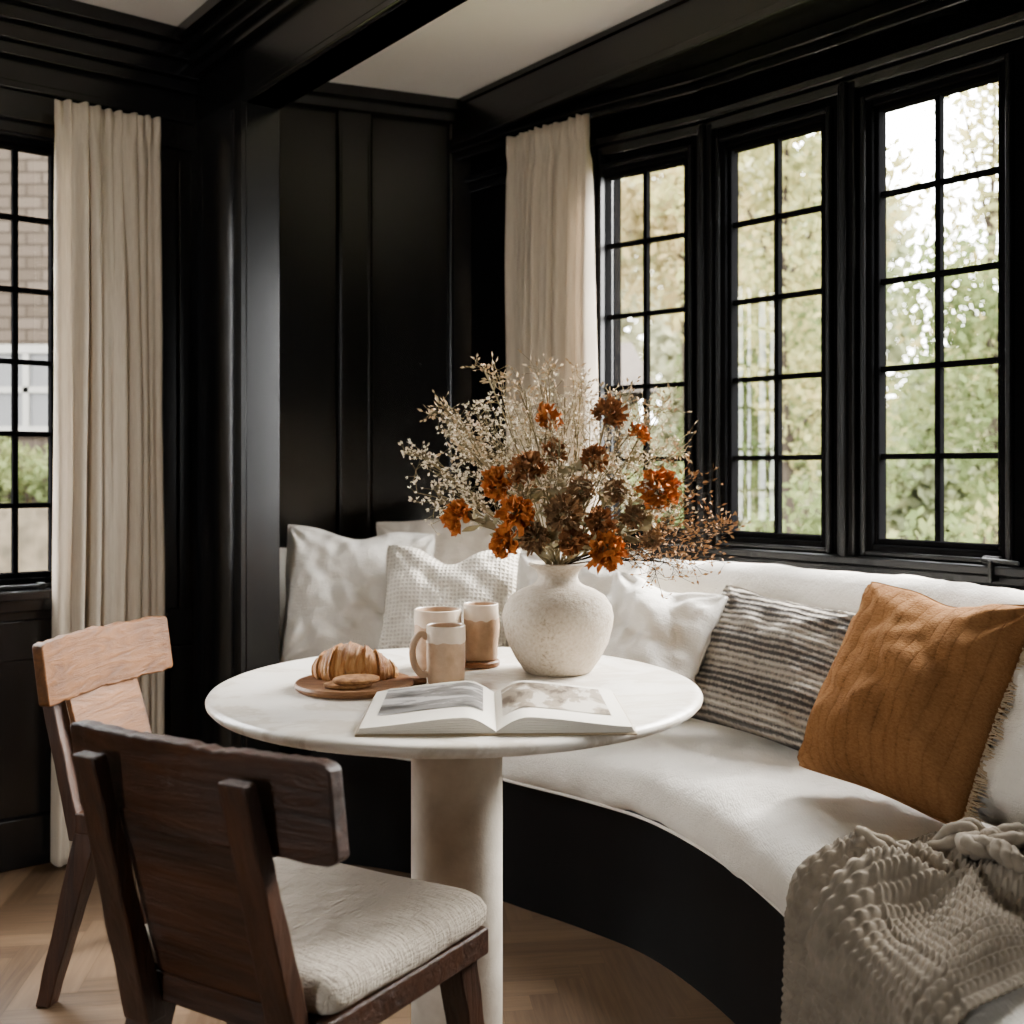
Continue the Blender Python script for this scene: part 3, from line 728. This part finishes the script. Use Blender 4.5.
# ------------------------------------------------------------------ dried flowers
def frame_to(p, d):
    d = d.normalized(); x = d.cross(V(.2,.9,.1)).normalized(); y = d.cross(x)
    return Matrix(((x.x,y.x,d.x,p.x),(x.y,y.y,d.y,p.y),(x.z,y.z,d.z,p.z),(0,0,0,1)))
def pompon(bm, M_, R, N, ln, wid, zmin, flat, bend, ruf):
    J = lambda: V(random.uniform(-1,1),random.uniform(-1,1),random.uniform(-1,1))*R*ruf
    lop = V(random.uniform(-.3,.3),random.uniform(-.3,.3),0)
    for k in range(N):
        zz = lerp(zmin, 1, (k+.5)/N); az = k*2.39996+random.uniform(-.5,.5); rr = math.sqrt(max(0,1-zz*zz))
        d = (V(rr*math.cos(az), rr*math.sin(az), zz*flat)+V(random.gauss(0,.18),random.gauss(0,.18),random.gauss(0,.18))).normalized()
        s = d.cross(V(random.gauss(0,.6),random.gauss(0,.6),1))
        if s.length < .05: s = V(1,0,0)
        s.normalize(); up = s.cross(d).normalized()
        L_ = ln*R*random.choice((.65,.8,.9,1.0,1.05,1.2))*(1+d.dot(lop)); p = V(d.x,d.y,d.z*flat)*R*random.uniform(.25,.5); rows = []
        dd = d.copy(); sg = random.uniform(-.2,1.5)*bend
        for m in range(4):
            g = m/3; ww = wid*R*(.45,.9,1.05,.75)[m]*random.uniform(.75,1.2)
            rows.append((p-s*ww/2+up*ww*.25+J()*g, p+J()*g*.6, p+s*ww/2+up*ww*.25+J()*g))
            p = p+dd*(L_/3); dd = (dd+(up*sg*.4)).normalized()
        vs = [[bm.verts.new(M_ @ q2) for q2 in r] for r in rows]
        for m in range(3):
            for c in range(2): bm.faces.new((vs[m][c],vs[m][c+1],vs[m+1][c+1],vs[m+1][c]))
def stem_to(tgt, bend=.3):
    a = random.uniform(0,2*PI); r = random.uniform(.0,.030)
    d = tgt-MOUTH; o = V(d.x,d.y,0)
    if o.length > 1e-3: o = o.normalized()*.026
    m = MOUTH+o*.8+V(math.cos(a),math.sin(a),0)*r*.25; m.z = MOUTH.z
    root = V(VX,VY,TZ+.06)-o*.4
    side = V(random.uniform(-1,1),random.uniform(-1,1),0)*.12*(tgt-m).length
    mid = m+(tgt-m)*.45+V(0,0,.10*bend*(tgt-m).length*3)+side
    return [root, lerp(root,m,.6)]+bez(m, mid, tgt, 9)
def leafquad(bm, p, d, L, W):
    s = d.cross(V(random.uniform(-1,1),random.uniform(-1,1),random.uniform(-1,1)))
    if s.length < .01: return
    s.normalize(); nn_ = d.cross(s)
    a = bm.verts.new(p); b = bm.verts.new(p+d*L*.45+s*W/2+nn_*W*.2); c = bm.verts.new(p+d*L); e = bm.verts.new(p+d*L*.45-s*W/2+nn_*W*.2); m = bm.verts.new(p+d*L*.5)
    bm.faces.new((a,b,m)); bm.faces.new((b,c,m)); bm.faces.new((c,e,m)); bm.faces.new((e,a,m))
def curled_leaf(bm, p, d, L, W):
    s = d.cross(V(random.uniform(-1,1),random.uniform(-1,1),random.uniform(-1,1)))
    if s.length < .01: s = V(1,0,0)
    s.normalize(); up = s.cross(d); rows = []; q = p.copy(); dd = d.copy(); cu = random.uniform(-.5,.5)
    for m in range(6):
        ww = W*(.12,.7,1,.9,.55,.08)[m]
        rows.append((q-s*ww/2+up*ww*.25, q, q+s*ww/2+up*ww*.25)); q = q+dd*L/5; dd = (dd+up*cu*.5).normalized()
    vs = [[bm.verts.new(x) for x in r] for r in rows]
    for m in range(5):
        for c in range(2): bm.faces.new((vs[m][c],vs[m][c+1],vs[m+1][c+1],vs[m+1][c]))
def flower(px, py, Y, R, kind, label):
    tgt = at(px,py,Y-.05); st = stem_to(tgt); R *= .78
    t = thing('dried_flower', label, 'flower', MOUTH, 0, 'dried flower heads in the vase')
    bm = bmesh.new(); tube(bm, st, [.0020]*len(st), 6); obj('stem', bm, STEMM, t)
    d = (st[-1]-st[-2]).normalized(); d = (d+V(random.uniform(-.5,.5),random.uniform(-.7,.1),random.uniform(-.1,.4))).normalized()
    bm = bmesh.new(); M_ = frame_to(tgt, d)
    if kind == 'o':
        pompon(bm, M_, R, random.randint(70,110), .60, .38, -.5, random.uniform(.55,.85), 1.0, .14); m = ORANGE
    elif kind == 'r':
        pompon(bm, M_, R, 120, .60, .26, -.6, .85, .9, .13); m = RUST
    else:
        pompon(bm, M_, R*.9, 190, .52, .15, -.75, .95, .7, .08); m = BROWNF
    obj('flower_head', bm, m, t, recalc=False, ang=170)
    bm = bmesh.new(); lathe(bm, [(0,-.010),(.004,-.008),(.010,0),(.008,.006),(0,.008)], 10); bm.transform(M_); obj('calyx', bm, STEMM, t)
    for k in range(3):
        bm = bmesh.new()
        i = random.randint(6, len(st)-2); dd = V(random.uniform(-1,1),random.uniform(-1,1),random.uniform(-.2,.9)).normalized()
        curled_leaf(bm, st[i], dd, random.uniform(.030,.050), .014)
        obj('leaf', bm, DRYLEAF, t, recalc=False)
    return t
FL = [
 (459,516,2.30,.046,'o','bright orange dried bloom furthest left over the pillows'),
 (497,484,2.26,.046,'o','orange dried bloom up and right of the leftmost bloom'),
 (548,421,2.34,.042,'o','small orange dried bloom near the top centre of the bouquet'),
 (516,512,2.18,.048,'o','orange dried bloom in the left middle of the bouquet'),
 (503,543,2.24,.042,'o','orange dried bloom low on the left above the vase shoulder'),
 (606,549,2.16,.050,'o','orange-red dried bloom just above the right of the vase rim'),
 (659,491,2.26,.056,'o','large orange dried bloom at the right before the window'),
 (640,436,2.45,.034,'o','small orange dried bloom high at the right before the glass'),
 (607,414,2.36,.048,'r','tall rust dried bloom at the top of the bouquet'),
 (530,468,2.22,.052,'r','large rust dried bloom left of centre'),
 (592,458,2.24,.038,'r','rust dried bloom right of centre below the tallest bloom'),
 (614,490,2.26,.040,'b','brown seed head right of centre'),
 (563,514,2.16,.058,'b','large dark brown seed head in the centre front'),
 (536,538,2.18,.048,'b','dark brown seed head above the left of the vase rim'),
 (582,490,2.24,.044,'b','brown seed head in the middle of the bouquet'),
 (572,540,2.18,.040,'r','rust dried bloom right above the vase mouth'),
 (634,517,2.22,.038,'b','small brown seed head between centre and large right bloom'),
 (553,452,2.32,.036,'r','small rust dried bloom behind the top centre'),
 (600,520,2.18,.040,'r','rust dried bloom right of the large centre seed head'),
 (652,540,2.20,.032,'b','small brown seed head low on the right above the cream pillow'),
]
for f_ in FL: flower(*f_)
def spray(px, py, Y, R, nb, m, label, group, kind='dot', size=.0042, name='dried_spray', droop=0):
    tgt = at(px,py,Y); st = stem_to(tgt, .2)
    t = thing(name, label, 'dried flower', MOUTH, 0, group)
    bs = bmesh.new(); bf = bmesh.new(); tube(bs, st, [.0016]*len(st), 5)
    ax = (st[-1]-st[5]).normalized()
    def put(p, d):
        if kind == 'dot':
            for q in range(4):
                dd = (d+V(random.uniform(-1,1),random.uniform(-1,1),random.uniform(-1,1))).normalized()
                s = size*random.uniform(.7,1.9); leafquad(bf, p, dd, s, s*.55)
        else:
            leafquad(bf, p, d, size*random.uniform(2,3.6), size*1.3)
    for k in range(nb):
        s0_ = st[random.randint(6, len(st)-1)]
        rd = V(random.gauss(0,1),random.gauss(0,1),random.gauss(0,1)).normalized()
        e = tgt+rd*R*random.random()**.45+V(0,0,-droop*random.random())
        mid = (s0_+e)/2+V(0,0,.014)+ax*.01+V(random.uniform(-1,1),random.uniform(-1,1),0)*.02
        br = bez(s0_, mid, e, 5); tube(bs, br, [.0009,.0008,.0007,.0006,.0006,.0005], 4)
        for q in range(6):
            i = random.randint(2,5); d = (rd*.5+V(random.uniform(-1,1),random.uniform(-1,1),random.uniform(-.5,1))).normalized()
            ep = br[i]+d*random.uniform(.008,.030)
            tube(bs, [br[i], ep], [.0005,.0004], 3); put(ep, d)
        put(e, ax)
    obj('stem', bs, STEMM if m not in (TWIGF,) else BARK, t, recalc=False)
    b = obj('blossoms', bf, m, t, recalc=False); b['kind'] = 'stuff'
    return t
G1 = 'white sprays in the vase'
for i, (px, py, Y, R) in enumerate([(428,460,2.42,.07),(440,495,2.40,.07),(450,430,2.48,.07),(478,418,2.42,.08),(475,458,2.36,.08),(495,480,2.30,.06),(512,425,2.5,.09),(530,405,2.52,.08),(565,398,2.46,.08),(590,420,2.52,.075),(628,432,2.48,.075),(650,460,2.46,.075),(555,470,2.24,.06),(470,500,2.34,.06),(500,455,2.4,.075),(618,470,2.24,.06),(676,505,2.40,.06),(540,440,2.4,.06),(650,500,2.2,.055)]):
    spray(px, py, Y, R, 15, WHITEF, 'wispy dried spray of tiny creamy white blossoms in the vase', G1, size=.0054)
G2 = 'beige twigs in the vase'
for (px, py, Y, R) in [(485,372,2.5,.055),(545,378,2.4,.06),(580,388,2.5,.05),(618,395,2.42,.05),(520,392,2.35,.05),(664,405,2.5,.05),(442,405,2.45,.04),(470,440,2.3,.05),(640,420,2.4,.05),(560,440,2.2,.06),(600,480,2.14,.06),(520,490,2.16,.05),(678,450,2.45,.05)]:
    spray(px, py, Y, R, 10, BEIGEF, 'thin dried twig with small beige buds scattered through the bouquet', G2, 'leaf', .0048)
G3 = 'rust twigs in the vase'
for (px, py, Y, R) in [(694,515,2.36,.07),(706,540,2.30,.07),(672,540,2.25,.06),(665,562,2.22,.05),(692,478,2.42,.065),(640,545,2.2,.05),(722,530,2.4,.06)]:
    spray(px, py, Y, R, 16, TWIGF, 'fine rust-brown dried twig spreading at the right of the bouquet', G3, 'leaf', .0046, droop=.03)
G4 = 'dried leaf stems in the vase'
for (px, py, Y) in [(640,530,2.2),(622,548,2.2),(655,510,2.3),(518,545,2.2),(545,545,2.16),(592,548,2.16),(480,525,2.28),(630,490,2.3),(520,495,2.3),(575,470,2.2)]:
    tgt = at(px,py,Y); st = stem_to(tgt); t = thing('leaf_stem', 'stem of curled olive-brown dried leaves low in the bouquet', 'leaf stem', MOUTH, 0, G4)
    bm = bmesh.new(); tube(bm, st, [.0016]*len(st), 5); obj('stem', bm, STEMM, t)
    for k in range(8):
        bm = bmesh.new(); i = random.randint(7, len(st)-1)
        d = V(random.uniform(-1,1),random.uniform(-1,.4),random.uniform(-.1,.8)).normalized(); curled_leaf(bm, st[i], d, random.uniform(.032,.055), .024)
        obj('leaf', bm, DRYLEAF, t, recalc=False)

# ------------------------------------------------------------------ open book
bk = thing('open_book', 'open hardcover book with printed photographs lying on the marble table', 'book', (-.03,1.965,TZ), math.radians(1.5))
PWD, PHT = .226, .315
def pz(x, k=1):
    u = abs(x)/PWD; return .006+.025*k*math.sin(min(1, u*4.0)*PI/2)*(1-.62*u**1.1+.10*math.sin(u*PI*1.6))
bm = bmesh.new(); abox(bm, -PWD-.008, PWD+.008, -PHT/2-.006, PHT/2+.006, 0, .0035); obj('cover', bm, COVERM, bk, local=True, bevel=.001)
for s in (-1, 1):
    bm = bmesh.new()
    for q in range(6):
        k0, k1 = q/6, (q+1)/6-.03; ex = .006*(1-k1)
        up = [V(s*(PWD+ex)*k/24, 0, .004+(pz(PWD*k/24)-.004)*k1) for k in range(25)]
        dn = [V(s*(PWD+ex)*k/24, 0, .004+(pz(PWD*k/24)-.004)*k0) for k in range(24,-1,-1)]
        if q == 5: up = [V(p.x,0,.004+(pz(p.x)-.004)) for p in up]
        loft(bm, [[p+V(0,y,0) for p in up+dn] for y in (-PHT/2-ex*.4, PHT/2)])
    obj('page_block', bm, PAPER, bk, local=True)
    bm = bmesh.new(); R = []
    x0, x1, y0, y1 = (.022,.205,-.075,.138) if s < 0 else (.012,.20,-.085,.135)
    for k in range(19):
        x = lerp(x0, x1, k/18); R.append([bm.verts.new(V(s*x, y, pz(x)+.0012)) for y in (y0, y1)])
    for k in range(18): bm.faces.new((R[k][0],R[k+1][0],R[k+1][1],R[k][1]))
    obj('printed_photo', bm, PRINT1 if s < 0 else PRINT2, bk, local=True, recalc=False)

# ------------------------------------------------------------------ board, pastries
bx, by = -.318, 2.20
bd = thing('serving_board', 'round wooden serving board under the croissant', 'serving board', (bx,by,TZ))
bm = bmesh.new(); lathe(bm, [(0,0),(.112,0),(.118,.004),(.120,.010),(.117,.015),(.110,.016),(.106,.0145),(0,.0145)], 72, V(bx,by,TZ)); obj('board', bm, WBOARD, bd)
bm = bmesh.new()
hexa(bm, [V(bx+.10,by+.0,TZ+.001),V(bx+.145,by+.035,TZ+.001),V(bx+.13,by+.06,TZ+.001),V(bx+.085,by+.055,TZ+.001)]+[V(bx+.10,by+.0,TZ+.014),V(bx+.145,by+.035,TZ+.014),V(bx+.13,by+.06,TZ+.014),V(bx+.085,by+.055,TZ+.014)])
obj('handle', bm, WBOARD, bd, bevel=.004)
bm = bmesh.new(); rings = []
NT = 180; Rr = .105
for i in range(NT+1):
    t = i/NT; a = lerp(-.93,.93,t)
    r = .038*max(.20, math.cos(a*1.42))**.85
    ring = []
    c = V(Rr*math.sin(a), -Rr*math.cos(a)+Rr*.85, 0); o = V(math.sin(a), -math.cos(a), 0)
    for q in range(32):
        b = 2*PI*q/32
        k = abs(t-.5)*2*3.6+.24*noise.noise(V(t*7,3,1))+.22*noise.noise(V(math.cos(b)*1.2,math.sin(b)*1.2+t*3,4)); fr_ = k-math.floor(k)
        rr = r*(1.06-.15*fr_**1.1-.03*((fr_*4) % 1))
        z = rr*math.sin(b); ring.append(c+o*rr*math.cos(b)*1.05+V(0,0,max(z, -r*.55)+r*.55)+V(0,0,.0025*noise.noise(V(t*40,q*.7,1))))
    rings.append(ring)
loft(bm, rings)
cr = obj('croissant', bm, PASTRY, ang=60); cr.location = (bx-.008,by+.03,TZ+.0147); cr.rotation_euler = (0,0,math.radians(-6)); cr.scale = (.98,1,1.24)
tag(cr, 'golden flaky croissant on the wooden board', 'croissant')
for k, (dx, dy, dz, rx, lab) in enumerate(((-.005,-.062,.0147,0,'lower seeded biscuit in front of the croissant'),(.012,-.060,.0245,.05,'upper seeded biscuit lying tilted on the other biscuit'))):
    bm = bmesh.new(); n = 40; rings = []
    for z, g in ((0,.004),(.003,0),(.007,.001),(.0095,.008),(.010,.02)):
        rings.append([V((.047-g)*math.cos(2*PI*q/n)*(1+.06*noise.noise(V(q*.5,k,0))), (.032-g*.8)*math.sin(2*PI*q/n)*(1+.06*noise.noise(V(q*.5,k,3))), z+.0012*noise.noise(V(q*1.7,z*99,k))) for q in range(n)])
    loft(bm, rings); o = obj('biscuit', bm, COOKIE); o.location = (bx+dx,by+dy,TZ+dz); o.rotation_euler = (rx,0,.3*k); tag(o, lab, 'biscuit', 'biscuits on the board')

# ------------------------------------------------------------------ mugs
def mug(x, y, z, r, h, ha, label, hsz=1.0):
    t = thing('mug', label, 'mug', (x,y,z), ha)
    bm = bmesh.new()
    lathe(bm, [(0,0),(r*.86,0),(r*.94,.004),(r*.97,.012),(r,h*.5),(r*.99,h*.92),(r*1.0,h-.002),(r*.985,h),(r*.93,h-.001),(r*.92,h-.006),(r*.92,h*.3),(r*.8,.008),(0,.008)], 48); obj('body', bm, MUGM, t, local=True, ang=60)
    bm = bmesh.new(); lathe(bm, [(0,h-.020),(r*.915,h-.020),(r*.915,h-.019),(0,h-.019)], 40); obj('coffee', bm, COFFEE, t, local=True)
    bm = bmesh.new(); n = 60; rings = []
    for k, (rr, zz) in enumerate([(r*.93,h-.0005),(r*.96,h+.0012),(r*1.004,h),(r*1.006,h-.012),(r*1.010,h-.030),(r*1.000,h-.033)]):
        rings.append([V(rr*math.cos(2*PI*q/n), rr*math.sin(2*PI*q/n), zz+(.006*noise.noise(V(math.cos(2*PI*q/n)*2.2,math.sin(2*PI*q/n)*2.2,x*30)) if k >= 4 else 0)) for q in range(n)])
    loft(bm, rings, True, False); obj('glazed_rim', bm, MUGI, t, local=True)
    bm = bmesh.new(); P = crom([V(r*.95,0,h*.80),V(r*1.35,0,h*.86),V(r*1.70,0,h*.66),V(r*1.66,0,h*.38),V(r*1.30,0,h*.18),V(r*.95,0,h*.18)], 22)
    tube(bm, P, .0074, 10); obj('handle', bm, MUGM, t, local=True)
    return t
mug(-.136, 2.245, TZ, .040, .120, math.radians(190), 'tan stoneware mug in front with its ear handle turned left')
mug(-.165, 2.425, TZ, .052, .130, math.radians(70), 'wide tan mug standing behind the front mug')
cz = thing('coaster', 'small round wooden coaster under the right-hand mug', 'coaster', (-.073,2.45,TZ))
bm = bmesh.new(); lathe(bm, [(0,0),(.042,0),(.046,.003),(.046,.011),(.043,.014),(0,.014)], 40); obj('disc', bm, WBOARD, cz, local=True)
mug(-.070, 2.45, TZ+.014, .039, .125, math.radians(60), 'tall tan mug on the wooden coaster beside the vase')

# ------------------------------------------------------------------ outdoors
GZ = -.35
bm = bmesh.new(); bm.faces.new([bm.verts.new(p) for p in (V(-30,-12,GZ),V(30,-12,GZ),V(30,40,GZ),V(-30,40,GZ))])
struct('ground', bm, GRASS, 'lawn outside the windows', 'lawn')
def house(label, x0, x1, y, zt, wm, winlist, roofh):
    h = thing('house', label, 'house', ((x0+x1)/2,y,GZ))
    bm = bmesh.new(); abox(bm, x0, x1, y, y+5, GZ, zt); obj('wall', bm, wm, h)
    bm = bmesh.new(); ym = y+2.5
    v = [bm.verts.new(p) for p in (V(x0-.3,y-.4,zt-.1),V(x1+.3,y-.4,zt-.1),V(x1+.3,ym,zt+roofh),V(x0-.3,ym,zt+roofh),V(x0-.3,y+5.4,zt-.1),V(x1+.3,y+5.4,zt-.1))]
    bm.faces.new((v[0],v[1],v[2],v[3])); bm.faces.new((v[3],v[2],v[5],v[4])); bm.faces.new((v[0],v[3],v[4])); bm.faces.new((v[1],v[5],v[2])); obj('roof', bm, ROOFM, h, smooth=False)
    for (a, b, c, d) in winlist:
        bm = bmesh.new(); g = .07
        abox(bm, a-g, a, y-.05, y+.02, c-g, d+g); abox(bm, b, b+g, y-.05, y+.02, c-g, d+g); abox(bm, a, b, y-.05, y+.02, c-g, c); abox(bm, a, b, y-.05, y+.02, d, d+g)
        abox(bm, (a+b)/2-.025, (a+b)/2+.025, y-.04, y+.02, c, d); abox(bm, a, b, y-.04, y+.02, (c+d)/2-.025, (c+d)/2+.025)
        f = obj('window', bm, WHITEP, h); bm = bmesh.new(); abox(bm, a, b, y-.015, y+.01, c, d); obj('pane', bm, DARKGLASS, f)
    return h
house('brick house across the garden through the left window', -9, -2.4, 9.0, 4.6, BRICK, [(-4.35,-3.65,1.55,2.15),(-6.4,-5.5,1.5,2.6)], 2.2)
house('pale rendered house seen through the bow windows', -1.0, 1.4, 13.0, 2.2, RENDERW, [(.2,.9,.6,1.7)], .8)
bm = bmesh.new(); abox(bm, -8, -2.2, 7.6, 7.9, GZ, .95)
o = obj('garden_wall', bm, STONE, bevel=.03); tag(o, 'low stone garden wall outside the left window', 'garden wall')
def leaves(blobs, count, size, seed):
    rnd = random.Random(seed); bm = bmesh.new(); tot = sum(b[3]**2 for b in blobs)
    for (bx_, by_, bz_, r, sq) in [(*b[:4], b[4] if len(b) > 4 else 1) for b in blobs]:
        for k in range(int(count*r*r/tot)):
            d = V(rnd.gauss(0,1),rnd.gauss(0,1),rnd.gauss(0,1)).normalized()*r*rnd.random()**.4
            p = V(bx_,by_,bz_)+V(d.x,d.y,d.z*sq)
            a = V(rnd.gauss(0,1),rnd.gauss(0,1),rnd.gauss(0,1)).normalized(); b = a.cross(V(rnd.gauss(0,1),rnd.gauss(0,1),rnd.gauss(0,1))).normalized(); s = size*rnd.uniform(.6,1.3)
            bm.faces.new([bm.verts.new(q) for q in (p-a*s*.6, p+b*s*.33, p+a*s*.6, p-b*s*.33)])
    return bm
def tree(label, x, y, top, blobs, count, size, m, seed, tr=.09, group=None):
    t = thing('tree', label, 'tree', (x,y,GZ), 0, group)
    bm = bmesh.new(); rnd = random.Random(seed+5)
    tube(bm, [V(x,y,GZ-.02),V(x+.04,y,GZ+1),V(x-.03,y,lerp(GZ,top,.55)),V(x+.05,y,top)], [tr,tr*.85,tr*.6,tr*.15], 8)
    for (bx_, by_, bz_, r, *_r) in blobs:
        s = V(x,y,max(GZ+.6,min(bz_-r*.6, lerp(GZ,top,.6)))); e = V(bx_,by_,bz_)
        tube(bm, bez(s, (s+e)/2+V(0,0,.15), e, 5), [tr*.45,tr*.4,tr*.3,tr*.22,tr*.15,tr*.07], 5)
        for q in range(5):
            dd = V(rnd.gauss(0,1),rnd.gauss(0,1),rnd.gauss(0,1)).normalized()*r*.85
            tube(bm, bez(e, e+dd*.5+V(0,0,.1), e+dd, 3), [tr*.12,tr*.09,tr*.06,tr*.03], 4)
    obj('trunk', bm, BARK, t)
    obj('foliage', leaves(blobs, count, size, seed), m, t, recalc=False, smooth=False)
tree('yellow-green tree seen through the middle bow window', 2.2, 8.8, 4.6, [(2.1,8.8,2.6,.8),(2.6,8.8,3.4,.7),(2.2,8.7,4.2,.8),(1.7,8.9,3.7,.7),(2.5,8.6,1.7,.6)], 6500, .075, LEAF_Y, 1, .06)
tree('green leafy tree seen low through the nearest bow window', 3.55, 7.9, 3.4, [(3.4,7.9,1.7,.6),(3.9,8.0,2.3,.6),(3.2,7.9,2.5,.45),(3.7,7.7,.9,.6)], 5000, .07, LEAF_G, 2, .06)
tree('pale yellow tree rising at the right of the nearest bow window', 4.5, 10.2, 5.6, [(4.5,10.2,3.6,.75),(4.7,10.3,4.8,.8),(4.3,10.1,2.6,.7),(4.1,10.3,5.3,.5)], 3800, .08, LEAF_Y, 3, .06)
tree('tall amber tree behind the far bow window', 1.75, 11.0, 6.2, [(1.4,11.0,4.4,.9),(2.2,11,5.2,.9),(1.7,11,3.4,.8),(1.2,11,3.6,.5)], 5200, .10, LEAF_O, 4, .05)
tree('green tree between the middle and nearest bow windows', 3.0, 12.6, 5.2, [(2.9,12.6,2.4,1.0),(3.5,12.7,3.4,.9),(2.6,12.6,1.4,.8),(3.9,12.6,1.5,.9),(2.5,12.6,2.4,.7)], 8000, .09, LEAF_G, 6)
tree('slim sapling with sparse yellow leaves before the pale sky', 3.0, 6.3, 4.4, [(3.0,6.3,3.2,.5),(2.8,6.4,3.8,.5)], 420, .07, LEAF_Y, 7, .03)
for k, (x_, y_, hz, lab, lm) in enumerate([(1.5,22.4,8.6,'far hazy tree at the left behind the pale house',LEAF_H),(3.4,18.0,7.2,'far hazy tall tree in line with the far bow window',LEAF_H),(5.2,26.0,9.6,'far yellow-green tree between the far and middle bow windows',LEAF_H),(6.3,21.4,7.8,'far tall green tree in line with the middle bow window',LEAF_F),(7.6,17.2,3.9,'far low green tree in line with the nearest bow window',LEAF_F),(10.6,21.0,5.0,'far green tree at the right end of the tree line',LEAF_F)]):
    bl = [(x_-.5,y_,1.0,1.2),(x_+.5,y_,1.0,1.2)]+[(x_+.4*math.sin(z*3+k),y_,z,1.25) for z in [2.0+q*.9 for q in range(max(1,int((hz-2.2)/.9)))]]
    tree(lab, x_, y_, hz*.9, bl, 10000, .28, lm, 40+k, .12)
def shrub(label, x, y, r, h, m, seed, count=1500):
    t = thing('shrub', label, 'shrub', (x,y,GZ)); bm = bmesh.new(); rnd = random.Random(seed)
    for k in range(9):
        a = rnd.uniform(0,2*PI); tube(bm, bez(V(x,y,GZ-.01),V(x+.1*math.cos(a),y+.1*math.sin(a),GZ+h*.5),V(x+r*.6*math.cos(a),y+r*.6*math.sin(a),GZ+h*.9),4), [.018,.015,.012,.009,.005], 5)
    obj('stems', bm, BARK, t)
    obj('foliage', leaves([(x,y,GZ+h*.55,r,h*.5/r),(x+r*.4,y,GZ+h*.7,r*.6),(x-r*.4,y,GZ+h*.6,r*.6)], count, .07, seed), m, t, recalc=False, smooth=False)
shrub('rounded green shrub below the far bow window', 1.1, 8.4, .55, 1.6, LEAF_G, 21)
shrub('dense green shrub below the middle bow window', 1.85, 7.0, .42, 1.45, LEAF_G, 22, 1800)
shrub('low green shrub at the left foot of the nearest bow window', 2.45, 6.2, .38, 1.3, LEAF_G, 23, 1600)
shrub('yellowish shrub at the right foot of the nearest bow window', 3.2, 6.9, .38, 1.4, LEAF_Y, 24, 1600)
bm = leaves([(-6.5,8.45,1.15,.45,.7),(-5.7,8.45,1.15,.45,.7),(-4.9,8.45,1.15,.45,.7),(-4.1,8.45,1.15,.45,.7),(-3.3,8.45,1.15,.45,.7)], 6000, .07, 31)
hd = thing('hedge', 'clipped green hedge behind the stone garden wall', 'hedge', (-4.5,8.45,GZ))
obj('foliage', bm, LEAF_G, hd, recalc=False, smooth=False)
bm = bmesh.new()
for k in range(9): tube(bm, [V(-6.6+k*.42,8.45,GZ-.01),V(-6.55+k*.42,8.45,1.2)], [.03,.015], 5)
obj('stems', bm, BARK, hd)

# ------------------------------------------------------------------ light & camera
W = bpy.data.worlds.new('overcast_sky'); bpy.context.scene.world = W; W.use_nodes = True
bg = W.node_tree.nodes['Background']; bg.inputs['Color'].default_value = (.99,.99,.98,1); bg.inputs['Strength'].default_value = 54.0
S = bpy.data.lights.new('sun', 'SUN'); S.energy = 46.0; S.angle = math.radians(30); S.color = (1,.96,.89)
so = bpy.data.objects.new('sun', S); C.objects.link(so)
dirv = V(-.75,-.45,-.62).normalized(); so.rotation_euler = dirv.to_track_quat('-Z','Y').to_euler(); so.location = (6,6,6)
cam = bpy.data.cameras.new('camera'); co = bpy.data.objects.new('camera', cam); C.objects.link(co)
co.location = (0,0,CZ); co.rotation_euler = (PI/2,0,0)
cam.sensor_width = 36; cam.lens = F/1024*36; cam.shift_y = (HZ-512)/1024
cam.clip_start = .05; cam.dof.use_dof = True; cam.dof.focus_distance = 2.25; cam.dof.aperture_fstop = 3.5
bpy.context.scene.camera = co
